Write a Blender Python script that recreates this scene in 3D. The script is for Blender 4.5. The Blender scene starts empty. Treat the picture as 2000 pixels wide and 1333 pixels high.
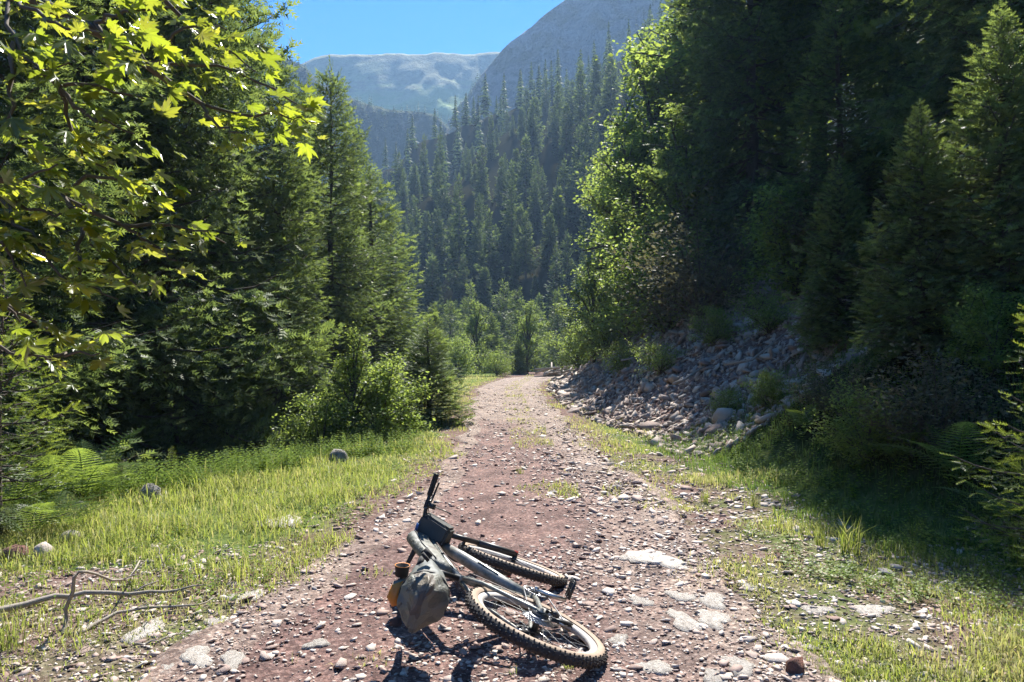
import bpy, math, random
import numpy as np
from mathutils import Matrix, Vector
random.seed(7); RNG = np.random.default_rng(7)
C = bpy.context.scene.collection
scene = bpy.context.scene
R = math.radians

# ---------------------------------------------------------------- camera, sky, sun, exposure
SUN_EL, SUN_AZ = 50.0, 12.5          # azimuth to the right of the view direction (+Y)
cd = bpy.data.cameras.new("camera"); cam = bpy.data.objects.new("camera", cd); C.objects.link(cam)
cd.sensor_width = 36; cd.lens = 26.0; cd.clip_start = 0.05; cd.clip_end = 20000
cam.location = (0, 0, 1.5); cam.rotation_euler = (R(90.93), 0, 0)
scene.camera = cam
world = bpy.data.worlds.new("World"); scene.world = world; world.use_nodes = True
wn = world.node_tree; bg = wn.nodes["Background"]
sky = wn.nodes.new("ShaderNodeTexSky"); sky.sky_type = 'NISHITA'; sky.sun_disc = False
sky.sun_elevation = R(SUN_EL); sky.sun_rotation = R(SUN_AZ)
sky.altitude = 1500; sky.air_density = 0.8; sky.dust_density = 0.0; sky.ozone_density = 6.0
hs = wn.nodes.new('ShaderNodeHueSaturation'); hs.inputs['Saturation'].default_value = 1.3; wn.links.new(sky.outputs[0], hs.inputs['Color'])
wn.links.new(hs.outputs[0], bg.inputs[0]); bg.inputs[1].default_value = 0.085
sd = bpy.data.lights.new("sun", 'SUN'); sd.energy = 4.5; sd.angle = R(0.53); sd.color = (1.0, 0.955, 0.88)
sun = bpy.data.objects.new("sun", sd); C.objects.link(sun)
S = Vector((math.sin(R(SUN_AZ)) * math.cos(R(SUN_EL)), math.cos(R(SUN_AZ)) * math.cos(R(SUN_EL)), math.sin(R(SUN_EL))))
sun.rotation_euler = S.to_track_quat('Z', 'Y').to_euler(); sun.location = S * 50
scene.view_settings.view_transform = 'Standard'; scene.view_settings.look = 'None'
scene.view_settings.exposure = 1.6; scene.view_settings.gamma = 1.0; scene.view_settings.use_curve_mapping = False
scene.render.engine = 'CYCLES'
cy = scene.cycles
cy.max_bounces = 10; cy.diffuse_bounces = 5; cy.glossy_bounces = 2; cy.transmission_bounces = 6; cy.volume_bounces = 0
cy.transparent_max_bounces = 8; cy.caustics_reflective = False; cy.caustics_refractive = False
cy.sample_clamp_indirect = 6.0; cy.use_denoising = True
try: cy.use_adaptive_sampling = True; cy.adaptive_threshold = 0.02
except Exception: pass

# ---------------------------------------------------------------- helpers
def tag(o, label=None, cat=None, group=None, kind=None):
    if label: o['label'] = label
    if cat: o['category'] = cat
    if group: o['group'] = group
    if kind: o['kind'] = kind
    return o
def empty(name, loc, rz=0, s=1):
    o = bpy.data.objects.new(name, None); C.objects.link(o); o.location = loc
    o.rotation_euler = (0, 0, rz); o.scale = (s, s, s); o.empty_display_size = .2
    return o
def mesh_of(name, V, T, mats, rnd=None, smooth=False, tip=None, mi=None):
    V = np.asarray(V, np.float32).reshape(-1, 3); T = np.asarray(T, np.int32).reshape(-1, 3)
    me = bpy.data.meshes.new(name); n = len(T)
    me.vertices.add(len(V)); me.vertices.foreach_set('co', V.ravel())
    me.loops.add(3 * n); me.loops.foreach_set('vertex_index', T.ravel())
    me.polygons.add(n); me.polygons.foreach_set('loop_start', np.arange(0, 3 * n, 3, dtype=np.int32))
    me.polygons.foreach_set('loop_total', np.full(n, 3, np.int32))
    if mi is not None: me.polygons.foreach_set('material_index', np.asarray(mi, np.int32))
    if smooth: me.polygons.foreach_set('use_smooth', np.ones(n, bool))
    for k, a in (('rnd', rnd), ('tip', tip)):
        if a is not None:
            at = me.attributes.new(k, 'FLOAT', 'POINT'); at.data.foreach_set('value', np.asarray(a, np.float32))
    for m in (mats if isinstance(mats, (list, tuple)) else [mats]): me.materials.append(m)
    me.update(calc_edges=True)
    return me
def put(name, me, parent=None, loc=None, rot=None, scale=None):
    o = bpy.data.objects.new(name, me); C.objects.link(o)
    if parent is not None: o.parent = parent
    if loc is not None: o.location = loc
    if rot is not None: o.rotation_euler = rot
    if scale is not None: o.scale = scale if hasattr(scale, '__len__') else (scale,) * 3
    return o
class G:
    """collects triangles"""
    def __init__(s): s.v = []; s.t = []; s.a = []; s.b = []; s.m = []; s.n = 0
    def add(s, V, T, a=0.5, b=0.0, m=0):
        V = np.asarray(V, float).reshape(-1, 3); T = np.asarray(T, int).reshape(-1, 3)
        s.v.append(V); s.t.append(T + s.n); s.a.append(np.broadcast_to(np.asarray(a, float), (len(V),)))
        s.b.append(np.broadcast_to(np.asarray(b, float), (len(V),))); s.m.append(np.full(len(T), m)); s.n += len(V)
    def arrays(s): return np.concatenate(s.v), np.concatenate(s.t), np.concatenate(s.a), np.concatenate(s.b), np.concatenate(s.m)
    def mesh(s, name, mats, smooth=False):
        V, T, a, b, m = s.arrays(); return mesh_of(name, V, T, mats, rnd=a, tip=b, smooth=smooth, mi=m)
    def build(s, name, mats, parent=None, smooth=False): return put(name, s.mesh(name, mats, smooth), parent)
def frame_of(d, up=(0, 0, 1)):
    d = np.asarray(d, float); d = d / (np.linalg.norm(d) + 1e-12); up = np.asarray(up, float)
    s = np.cross(up, d)
    if np.linalg.norm(s) < 1e-3: s = np.cross((1, 0, 0), d)
    s /= np.linalg.norm(s); return d, s, np.cross(d, s)
def tube(g, pts, rad, n=8, a=.5, b=0, m=0, cap=True, flat=1.0, up=(0, 0, 1)):
    pts = np.asarray(pts, float); k = len(pts); rad = np.broadcast_to(np.asarray(rad, float), (k,))
    th = np.arange(n) / n * 2 * np.pi; V = []
    for i in range(k):
        d = pts[min(i + 1, k - 1)] - pts[max(i - 1, 0)]; d, s, u = frame_of(d, up)
        V.append(pts[i] + rad[i] * (np.outer(np.cos(th), s) + flat * np.outer(np.sin(th), u)))
    V = np.concatenate(V); i, j = np.meshgrid(np.arange(k - 1), np.arange(n), indexing='ij'); i = i.ravel(); j = j.ravel(); j2 = (j + 1) % n
    T = np.concatenate([np.stack([i * n + j, i * n + j2, (i + 1) * n + j2], 1), np.stack([i * n + j, (i + 1) * n + j2, (i + 1) * n + j], 1)])
    if cap:
        V = np.concatenate([V, pts[:1], pts[-1:]]); jj = np.arange(n); j2 = (jj + 1) % n
        T = np.concatenate([T, np.stack([np.full(n, k * n), j2, jj], 1), np.stack([np.full(n, k * n + 1), (k - 1) * n + jj, (k - 1) * n + j2], 1)])
    g.add(V, T, a, b, m)
def sweep(g, path, prof, closed_path=True, closed_prof=True, a=.5, m=0):
    """path: (k,3,3) rows origin, e1, e2; prof (n,2)"""
    k = len(path); n = len(prof)
    V = path[:, None, 0] + prof[None, :, :1] * path[:, None, 1] + prof[None, :, 1:] * path[:, None, 2]
    V = V.reshape(-1, 3)
    ki = np.arange(k if closed_path else k - 1); nj = np.arange(n if closed_prof else n - 1)
    i, j = np.meshgrid(ki, nj, indexing='ij'); i = i.ravel(); j = j.ravel(); i2 = (i + 1) % k; j2 = (j + 1) % n
    T = np.concatenate([np.stack([i * n + j, i * n + j2, i2 * n + j2], 1), np.stack([i * n + j, i2 * n + j2, i2 * n + j], 1)])
    g.add(V, T, a, 0, m)
def ring_path(c, r, k, axis='y'):
    th = np.arange(k) / k * 2 * np.pi; z = np.zeros(k)
    rad = np.stack([np.cos(th), z, np.sin(th)], 1); ax = np.tile([0., 1., 0.], (k, 1))
    return np.stack([np.asarray(c) + rad * r, rad, ax], 1)
BOXT = [(0, 2, 1), (0, 3, 2), (4, 5, 6), (4, 6, 7), (0, 1, 5), (0, 5, 4), (1, 2, 6), (1, 6, 5), (2, 3, 7), (2, 7, 6), (3, 0, 4), (3, 4, 7)]
def box(g, c, s, M=None, a=.5, m=0, taper=1.0):
    x, y, z = [v / 2 for v in s]
    V = np.array([(-x, -y, -z), (x, -y, -z), (x, y, -z), (-x, y, -z), (-x * taper, -y * taper, z), (x * taper, -y * taper, z), (x * taper, y * taper, z), (-x * taper, y * taper, z)])
    if M is not None: V = V @ np.asarray(M).T
    g.add(V + np.asarray(c), BOXT, a, 0, m)
def rotm(rx, ry, rz): return np.array(Matrix.Rotation(rz, 3, 'Z') @ Matrix.Rotation(ry, 3, 'Y') @ Matrix.Rotation(rx, 3, 'X'))
def _h(i, j, s):
    n = (i * 374761393 + j * 668265263 + s * 1442695041) & 0xffffffff
    n = ((n ^ (n >> 13)) * 1274126177) & 0xffffffff
    return ((n ^ (n >> 16)) & 0xffff) / 65535.0
def vn(x, y, s=0):
    x = np.asarray(x, float); y = np.asarray(y, float); i = np.floor(x).astype(np.int64); j = np.floor(y).astype(np.int64)
    u = x - i; v = y - j; u = u * u * (3 - 2 * u); v = v * v * (3 - 2 * v)
    return (_h(i, j, s) * (1 - u) * (1 - v) + _h(i + 1, j, s) * u * (1 - v) + _h(i, j + 1, s) * (1 - u) * v + _h(i + 1, j + 1, s) * u * v)
def fbm(x, y, s=0, o=4):
    t = 0; a = .5
    for k in range(o): t = t + a * (vn(np.asarray(x) * 2 ** k, np.asarray(y) * 2 ** k, s + k) - .5); a *= .5
    return t * 2
def PX(px, d): return (px - 1000) / 1444.0 * d     # sideways metres of an image column at distance d

# ---------------------------------------------------------------- materials
def nodes(name):
    m = bpy.data.materials.new(name); m.use_nodes = True; nt = m.node_tree
    for n in list(nt.nodes): nt.nodes.remove(n)
    return m, nt, nt.nodes.new("ShaderNodeOutputMaterial")
def ramp(nt, fac, cols, pos=None):
    r = nt.nodes.new("ShaderNodeValToRGB"); e = r.color_ramp.elements
    pos = pos or [i / (len(cols) - 1) for i in range(len(cols))]
    while len(e) < len(cols): e.new(0.5)
    for i, c in enumerate(cols): e[i].position = pos[i]; e[i].color = (*c, 1)
    nt.links.new(fac, r.inputs[0]); return r.outputs[0]
def noise(nt, scale, detail=4, rough=.6, vec=None, out=0, dist=0):
    n = nt.nodes.new("ShaderNodeTexNoise"); n.inputs['Scale'].default_value = scale; n.inputs['Detail'].default_value = detail
    n.inputs['Roughness'].default_value = rough; n.inputs['Distortion'].default_value = dist
    if vec is not None: nt.links.new(vec, n.inputs['Vector'])
    return n.outputs[out]
def coords(nt, obj=True):
    return nt.nodes.new("ShaderNodeTexCoord").outputs['Object'] if obj else nt.nodes.new("ShaderNodeNewGeometry").outputs['Position']
def attr(nt, name):
    a = nt.nodes.new("ShaderNodeAttribute"); a.attribute_name = name; return a.outputs['Fac']
def math_(nt, op, a, b):
    n = nt.nodes.new("ShaderNodeMath"); n.operation = op
    for i, v in enumerate((a, b)):
        if isinstance(v, (int, float)): n.inputs[i].default_value = v
        else: nt.links.new(v, n.inputs[i])
    return n.outputs[0]
def mixc(nt, fac, a, b, mode='MIX'):
    n = nt.nodes.new("ShaderNodeMix"); n.data_type = 'RGBA'; n.blend_type = mode
    for sock, v in ((n.inputs[0], fac), (n.inputs[6], a), (n.inputs[7], b)):
        if isinstance(v, (int, float)): sock.default_value = v
        elif isinstance(v, tuple): sock.default_value = (*v, 1)
        else: nt.links.new(v, sock)
    return n.outputs[2]
def bump(nt, h, strength, dist, prev=None):
    b = nt.nodes.new("ShaderNodeBump"); b.inputs['Strength'].default_value = strength; b.inputs['Distance'].default_value = dist
    nt.links.new(h, b.inputs['Height'])
    if prev is not None: nt.links.new(prev, b.inputs['Normal'])
    return b.outputs[0]
def surf(name, cols, scale=5, rough=.8, bs=0.3, bd=.01, bscale=None, metal=0, spec=.5, pos=None, world=False, rnd=0.0, sheen=0):
    m, nt, out = nodes(name); p = nt.nodes.new("ShaderNodeBsdfPrincipled"); co = coords(nt, not world)
    f = noise(nt, scale, 5, .65, co)
    if rnd:
        oi = nt.nodes.new("ShaderNodeObjectInfo").outputs['Random']
        f = math_(nt, 'ADD', math_(nt, 'MULTIPLY', f, 1 - rnd), math_(nt, 'MULTIPLY', math_(nt, 'FRACT', math_(nt, 'ADD', attr(nt, 'rnd'), oi), 0), rnd))
    nt.links.new(ramp(nt, f, cols, pos), p.inputs['Base Color'])
    p.inputs['Roughness'].default_value = rough; p.inputs['Metallic'].default_value = metal; p.inputs['Specular IOR Level'].default_value = spec
    if bs: nt.links.new(bump(nt, noise(nt, bscale or scale * 6, 4, .6, co), bs, bd), p.inputs['Normal'])
    nt.links.new(p.outputs[0], out.inputs[0]); return m
def leafy(name, diff, trans, tipd=None, tipt=None, w=.5, gloss=.04, rough=.4, back=None):
    """thin leaf: reflects and lets light through; rnd and tip vary the leaf's own colour"""
    m, nt, out = nodes(name)
    oi = nt.nodes.new("ShaderNodeObjectInfo").outputs['Random']
    r = math_(nt, 'FRACT', math_(nt, 'ADD', attr(nt, 'rnd'), oi), 0)
    tipd = tipd or tuple(c * 1.5 for c in diff); tipt = tipt or trans
    t = attr(nt, 'tip')
    cd_ = mixc(nt, t, diff, tipd); ct = mixc(nt, t, trans, tipt)
    v = ramp(nt, r, [(.6, .62, .6), (1.0, 1.0, 1.0), (1.35, 1.25, 1.0)])
    cd_ = mixc(nt, 1.0, cd_, v, 'MULTIPLY'); ct = mixc(nt, 1.0, ct, v, 'MULTIPLY')
    a = nt.nodes.new("ShaderNodeBsdfDiffuse"); b = nt.nodes.new("ShaderNodeBsdfTranslucent"); g = nt.nodes.new("ShaderNodeBsdfGlossy")
    g.inputs['Roughness'].default_value = rough
    nt.links.new(cd_, a.inputs[0]); nt.links.new(ct, b.inputs[0])
    m1 = nt.nodes.new("ShaderNodeMixShader"); m1.inputs[0].default_value = w; nt.links.new(a.outputs[0], m1.inputs[1]); nt.links.new(b.outputs[0], m1.inputs[2])
    m2 = nt.nodes.new("ShaderNodeMixShader"); fr = nt.nodes.new("ShaderNodeFresnel"); fr.inputs[0].default_value = 1.4
    nt.links.new(math_(nt, 'ADD', math_(nt, 'MULTIPLY', fr.outputs[0], gloss * 2.2), gloss * .4), m2.inputs[0])
    nt.links.new(m1.outputs[0], m2.inputs[1]); nt.links.new(g.outputs[0], m2.inputs[2]); nt.links.new(m2.outputs[0], out.inputs[0])
    return m
M = {}
M['needle'] = leafy('fir_needles', (.085, .125, .072), (.13, .19, .06), (.15, .20, .08), (.26, .35, .08), .45, .03, .45)
M['needle_near'] = leafy('young_fir_needles', (.055, .11, .035), (.13, .22, .03), (.17, .26, .055), (.42, .52, .07), .5, .03, .45)
M['needle_far'] = leafy('distant_fir_needles', (.028, .05, .028), (.06, .10, .03), (.065, .10, .045), (.15, .21, .06), .4, .02, .5)
M['leaf'] = leafy('broad_leaves', (.11, .17, .05), (.32, .43, .08), (.13,.2,.06), (.38,.48,.10), .55, .03, .4)
M['plane'] = leafy('plane_leaves', (.08, .14, .03), (.36, .46, .03), (.10, .15, .03), (.50, .52, .05), .58, .10, .3)
M['grass'] = leafy('grass_blades', (.13, .19, .045), (.33, .41, .07), (.32, .30, .16), (.46, .43, .20), .5, .02, .4)
M['shade_toned_grass'] = leafy('shade_toned_grass_blades', (.06, .11, .04), (.12, .2, .04), (.09, .14, .05), (.2, .28, .06), .5, .03, .4)  # grass colours darkened to carry the shade of the right bank
M['weed'] = leafy('weed_leaves', (.13, .20, .045), (.38, .50, .07), None, None, .5, .006, .4)
M['fern'] = leafy('fern_fronds', (.10, .16, .05), (.26, .36, .06), None, None, .5, .02, .5)
M['drybush'] = leafy('dry_bush_leaves', (.10, .10, .06), (.14, .14, .07), None, None, .4, .03, .5)
M['bark'] = surf('fir_bark', [(.05, .04, .032), (.13, .105, .085)], 9, .95, .8, .03, 25)
M['twig'] = surf('plane_twig_bark', [(.07, .055, .04), (.16, .13, .10)], 20, .9, .4, .005)
M['deadwood'] = surf('dead_wood', [(.20, .165, .13), (.42, .37, .31)], 14, .85, .6, .006, 60)
M['stone'] = surf('road_stone', [(.20, .115, .09), (.34, .25, .21), (.50, .43, .37), (.66, .60, .53)], 3, .85, .6, .01, 22, rnd=.75)
M['pale_stone'] = surf('pale_bedrock', [(.28, .23, .19), (.47, .42, .36), (.62, .57, .50)], 9, .85, 1, .02, 30, pos=[.3, .45, .62])
M['scree'] = surf('scree_slate', [(.14, .09, .07), (.27, .20, .165), (.40, .33, .27), (.54, .47, .39)], 4, .85, .5, .01, 20, rnd=.7)
M['boulder'] = surf('lichen_boulder', [(.10, .11, .06), (.25, .23, .2), (.42, .4, .37)], 9, .9, 1, .03, 16, pos=[.3, .5, .7])
M['red_rock'] = surf('rusty_rock', [(.14, .06, .045), (.30, .15, .11)], 8, .9, 1, .02, 25)

def ground_material():
    m, nt, out = nodes('forest_soil'); p = nt.nodes.new("ShaderNodeBsdfPrincipled"); co = coords(nt, False)
    n1 = noise(nt, .9, 6, .65, co); n2 = noise(nt, 14, 6, .7, co)
    soil = ramp(nt, n2, [(.09, .055, .045), (.17, .115, .10), (.32, .26, .22)], [.3, .5, .68])
    green = ramp(nt, n2, [(.05, .08, .025), (.11, .15, .045), (.2, .21, .08)], [.3, .5, .7])
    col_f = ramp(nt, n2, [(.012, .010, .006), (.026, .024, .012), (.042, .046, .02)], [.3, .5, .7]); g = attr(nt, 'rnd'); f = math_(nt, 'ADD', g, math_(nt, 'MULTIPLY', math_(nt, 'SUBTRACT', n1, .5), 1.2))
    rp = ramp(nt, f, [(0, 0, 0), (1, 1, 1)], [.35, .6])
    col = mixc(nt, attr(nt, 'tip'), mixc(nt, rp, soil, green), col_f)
    nt.links.new(col, p.inputs['Base Color']); p.inputs['Roughness'].default_value = 1; p.inputs['Specular IOR Level'].default_value = 0
    nt.links.new(bump(nt, n2, .7, .04), p.inputs['Normal']); nt.links.new(p.outputs[0], out.inputs[0]); return m
def road_material():
    m, nt, out = nodes('red_dirt_road'); p = nt.nodes.new("ShaderNodeBsdfPrincipled"); co = coords(nt, False)
    n1 = noise(nt, .55, 5, .6, co); n2 = noise(nt, 30, 6, .75, co)
    v = nt.nodes.new("ShaderNodeTexVoronoi"); v.inputs['Scale'].default_value = 55; nt.links.new(co, v.inputs['Vector'])
    v2 = nt.nodes.new("ShaderNodeTexVoronoi"); v2.inputs['Scale'].default_value = 85; nt.links.new(co, v2.inputs['Vector'])
    red = ramp(nt, n2, [(.075, .038, .032), (.145, .085, .073), (.28, .20, .17)], [.3, .5, .68])
    tan = ramp(nt, n2, [(.11, .075, .06), (.21, .155, .125), (.38, .32, .27)], [.3, .48, .66])
    col = mixc(nt, ramp(nt, math_(nt, 'ADD', math_(nt, 'MULTIPLY', attr(nt, 'rnd'), 1.0), math_(nt, 'MULTIPLY', math_(nt, 'SUBTRACT', n1, .5), .9)), [(0, 0, 0), (1, 1, 1)], [.3, .7]), red, tan)
    col = mixc(nt, 1.0, col, ramp(nt, noise(nt, 2.6, 5, .65, co, dist=.4), [(.62, .58, .58), (1, 1, 1), (1.4, 1.38, 1.33)], [.35, .5, .66]), 'MULTIPLY')
    chips = ramp(nt, v.outputs['Color'], [(.6, .56, .56), (1, 1, 1), (1.8, 1.75, 1.7)], [.2, .55, .9])
    col = mixc(nt, .8, col, chips, 'MULTIPLY')
    nt.links.new(col, p.inputs['Base Color']); p.inputs['Roughness'].default_value = .9; p.inputs['Specular IOR Level'].default_value = .3
    b = bump(nt, v2.outputs['Distance'], .45, .012); b = bump(nt, n2, .6, .02, b)
    nt.links.new(b, p.inputs['Normal']); nt.links.new(p.outputs[0], out.inputs[0]); return m
M['ground'] = ground_material(); M['road'] = road_material()

# ---------------------------------------------------------------- lie of the land
YL = [-20, 3, 7, 8, 9, 11.5, 15, 20, 30, 43, 52, 56, 60, 66, 90]; XL = [-6, -5.6, -4.8, -4.2, -3.7, -2.3, -1.8, -1.9, -2.6, -4.2, -6, -4, 6, 30, 60]
YR = [-20, 3, 5, 6.5, 10, 13, 15.5, 20, 30, 43, 46, 49, 51, 54, 60, 90]; XR = [3.6, 3.5, 3.3, 2.9, 2.7, 2.7, 2.2, 1.8, 1.75, 2.7, 4.6, 9, 16, 34, 60, 90]
YE = [-6, 0, 3.4, 4.25, 5.3, 7, 8.3, 10.3, 13.5, 19.7, 31, 37, 43]
XEL = [-1.7, -1.65, -1.55, -1.5, -1.3, -1.06, -.9, -.82, -.85, -1.05, -1.3, -1.0, -.45]
XER = [1.4, 1.4, 1.38, 1.38, 1.38, 1.5, 1.42, 1.3, 1.2, 1.05, 1.05, 1.4, 2.35]
def H(x, y, micro=True):
    x = np.asarray(x, float); y = np.asarray(y, float)
    Lb = np.interp(y, YL, XL); Rb = np.interp(y, YR, XR)
    s = x - Rb; up = .78 * np.where(s > 0, s * s / (s + .5), 0); up = np.where(up > 70, 70 + .15 * (up - 70), up)
    up = up + np.clip(s, 0, 8) / 8 * (fbm(x * .25, y * .25, 3) * 1.6 + fbm(x * 1.1, y * 1.1, 5) * .35)
    q = Lb - x; dn = -.75 * np.where(q > 0, q * q / (q + .7), 0); dn = np.maximum(dn, -7)
    left = np.clip(-x - 24, 0, 400) * .62; left = np.where(left > 90, 90 + .1 * (left - 90), left)
    dn = dn + left + np.clip(q, 0, 5) / 5 * fbm(x * .3, y * .3, 9) * .8
    z = np.where(s > 0, up, np.where(q > 0, dn, 0))
    hill = -36.5 + .5 * x + .452 * np.minimum(y, 265) - .62 * np.clip(y - 265, 0, 1e9) + fbm(x * .03, y * .03, 21) * 14 + .12 * np.clip(x, 0, 90) * np.clip((y - 120) / 100, 0, 1) + fbm(x * .12, y * .12, 22) * 3
    hill = np.minimum(hill, 150)
    z = np.where(y > 62, np.maximum(z, hill), z)
    z = np.where((y > 60) & (y < 75), np.minimum(z, z), z)
    far = np.clip((np.hypot(x, y) - 420) / 300, 0, 1); z = z * (1 - far) - 25 * far
    flat = (s <= 0) & (q <= 0)
    if micro: z = z + fbm(x * 1.3, y * 1.3, 31, 3) * .022 * np.where(np.abs(y) < 80, 1, 0) + np.where(flat, fbm(x * 7, y * 7, 33, 2) * .006, fbm(x * 3, y * 3, 34, 2) * .05)
    return z
def Hn(x, y):
    e = .15; return np.array([-(H(x + e, y, False) - H(x - e, y, False)) / (2 * e), -(H(x, y + e, False) - H(x, y - e, False)) / (2 * e), np.ones_like(x)])
def polar_sheet(radii, ang):
    r, a = np.meshgrid(radii, ang, indexing='ij'); x = r * np.sin(a); y = r * np.cos(a); nr, na = r.shape
    i, j = np.meshgrid(np.arange(nr - 1), np.arange(na - 1), indexing='ij'); i = i.ravel(); j = j.ravel(); k = i * na + j
    T = np.concatenate([np.stack([k, k + 1, k + na + 1], 1), np.stack([k, k + na + 1, k + na], 1)])[:, ::1]
    return x.ravel(), y.ravel(), T
front = np.linspace(-48, 48, 240); backa = np.linspace(48, 312, 70)[1:]
ang = np.radians(np.concatenate([front, backa]))
rad = np.concatenate([[.02], np.geomspace(.5, 2.2, 12), np.geomspace(2.3, 60, 190), np.geomspace(62, 420, 60), np.geomspace(450, 6000, 14)])
x, y, T = polar_sheet(rad, ang); z = H(x, y)
Lr = np.interp(y, YE, XEL); Rr = np.interp(y, YE, XER)
gr = np.clip(np.minimum(np.abs(x - Lr), np.abs(x - Rr)) / 1.1, 0, 1) * np.where((x > Lr) & (x < Rr), 0, 1)
gr = np.where((x > np.interp(y, YR, XR)) & (y > 10.5) & (y < 44) & (x < np.interp(y, YR, XR) + 6), .15, gr)
gr = np.where((x < np.interp(y, YL, XL) - .4), .25, gr)
gr = np.where((x > Rr) & (y < 11) & (x < np.interp(y, YR, XR)), .45, gr)
gr = np.where((x < Lr) & (y < 5.2), .35, gr)
sr_ = x - np.interp(y, YR, XR); ql = np.interp(y, YL, XL) - x
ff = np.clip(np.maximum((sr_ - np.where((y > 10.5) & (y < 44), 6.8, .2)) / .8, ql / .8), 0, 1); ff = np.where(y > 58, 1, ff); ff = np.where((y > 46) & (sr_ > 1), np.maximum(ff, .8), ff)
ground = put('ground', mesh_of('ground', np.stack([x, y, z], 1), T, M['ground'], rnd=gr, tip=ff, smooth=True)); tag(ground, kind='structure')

# the road follows its own line: straight away from the camera, then bends right behind the scree
cx = [(np.interp(t, YE, XEL) + np.interp(t, YE, XER)) / 2 for t in np.linspace(-5, 43, 385)]
hw = [(np.interp(t, YE, XER) - np.interp(t, YE, XEL)) / 2 for t in np.linspace(-5, 43, 385)]
pth = [(cx[i], t) for i, t in enumerate(np.linspace(-5, 43, 385))] + [(1.55, 44.2), (2.4, 45.6), (3.6, 47), (5.2, 48.3), (7.4, 49.6), (10.5, 50.8), (14, 51.6), (19, 52.6), (26, 54)]
hw = np.array(hw + [1.5] * 9); pth = np.array(pth); tan_ = np.gradient(pth, axis=0); tan_ /= np.linalg.norm(tan_, axis=1)[:, None]
nrm = np.stack([tan_[:, 1], -tan_[:, 0]], 1); NU = 61; u = np.linspace(-1, 1, NU)
wob = np.stack([fbm(pth[:, 1] * .9, pth[:, 1] * 0 + 5, 41) * .28 + fbm(pth[:, 1] * 3.5, pth[:, 1] * 0, 45) * .12, fbm(pth[:, 1] * .9, pth[:, 1] * 0 + 50, 42) * .28 + fbm(pth[:, 1] * 3.5, pth[:, 1] * 0 + 9, 46) * .12], 1)
half = (hw + .12)[:, None] * np.abs(u)[None, :] * np.sign(u)[None, :] + np.where(u[None, :] < 0, wob[:, :1], wob[:, 1:]) * np.abs(u)[None, :] ** 2
X = pth[:, :1] + nrm[:, :1] * half; Y = pth[:, 1:] + nrm[:, 1:] * half
edge = np.clip((1 - np.abs(u)) / .07, 0, 1)[None, :]
rut = -.02 * (np.exp(-((u + .5) / .16) ** 2) + np.exp(-((u - .5) / .16) ** 2))[None, :] + .0
Z = H(X, Y) + (.028 + rut * 1.0) * edge - .03 * (1 - edge)
i, j = np.meshgrid(np.arange(len(pth) - 1), np.arange(NU - 1), indexing='ij'); k = (i * NU + j).ravel()
T = np.concatenate([np.stack([k, k + 1, k + NU + 1], 1), np.stack([k, k + NU + 1, k + NU], 1)])
tanmask = (np.abs(u)[None, :] > .72) * .5 + np.clip((Y - 12) / 8, 0, .9) * (fbm(X * .4, Y * .15, 49) > -.35) + np.clip((u[None, :]) * .9, 0, .5) + .1
road = put('dirt_road', mesh_of('dirt_road', np.stack([X, Y, Z], -1).reshape(-1, 3), T, M['road'], rnd=np.clip(tanmask, 0, 1).ravel(), smooth=True)); tag(road, kind='structure')
def RZ(x, y):
    l_ = np.interp(y, YE, XEL); r_ = np.interp(y, YE, XER); u_ = (np.asarray(x) - (l_ + r_) / 2) / ((r_ - l_) / 2 + .12); e_ = np.clip((1 - np.abs(u_)) / .07, 0, 1)
    return H(x, y) + np.where(np.abs(u_) < 1, (.028 - .02 * (np.exp(-((u_ + .5) / .16) ** 2) + np.exp(-((u_ - .5) / .16) ** 2))) * e_, 0) + .001

# ---------------------------------------------------------------- mountains and their woods
def mountain_mesh(name, sky_px, d0, d1, d2, mat, amp, nz, prof, seed, na=220, nr=90, back=True, px0=None, px1=None):
    px = np.linspace(sky_px[0][0] if px0 is None else px0, sky_px[-1][0] if px1 is None else px1, na); py = np.interp(px, [p[0] for p in sky_px], [p[1] for p in sky_px])
    az = np.arctan((px - 1000) / 1444); r = np.concatenate([np.linspace(d0, d1, nr), np.linspace(d1, d2, 24)[1:]])
    A, Rr_ = np.meshgrid(az, r, indexing='ij'); x = Rr_ * np.sin(A); y = Rr_ * np.cos(A)
    top = (1.5 + (690 - py) / 1444 * d1 * np.cos(az))[:, None]
    t = np.clip((Rr_ - d0) / (d1 - d0), 0, 1); base = -30
    z = base + (top - base) * prof(t)
    z = np.where(Rr_ > d1, top - (Rr_ - d1) * .7, z)
    nzv = fbm(x * nz, y * nz, seed, 6) ; rid = 1 - 2 * np.abs(fbm(x * nz * .7 + 9, y * nz * .35, seed + 9, 5))
    z = z + amp * (nzv + .45 * (rid - .7)) * np.sin(np.pi * np.clip(t, 0, 1)) ** .8 * np.where(Rr_ > d1, 0, 1) + amp * .06 * fbm(x * nz * 8, y * nz * 8, seed + 3, 3)
    n2 = len(r); i, j = np.meshgrid(np.arange(na - 1), np.arange(n2 - 1), indexing='ij'); k = (i * n2 + j).ravel()
    T = np.concatenate([np.stack([k, k + 1, k + n2 + 1], 1), np.stack([k, k + n2 + 1, k + n2], 1)])[:, ::-1]
    V = np.stack([x, y, z], -1); o = put(name, mesh_of(name, V.reshape(-1, 3), T, mat, smooth=True)); tag(o, kind='structure')
    return V, t
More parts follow.
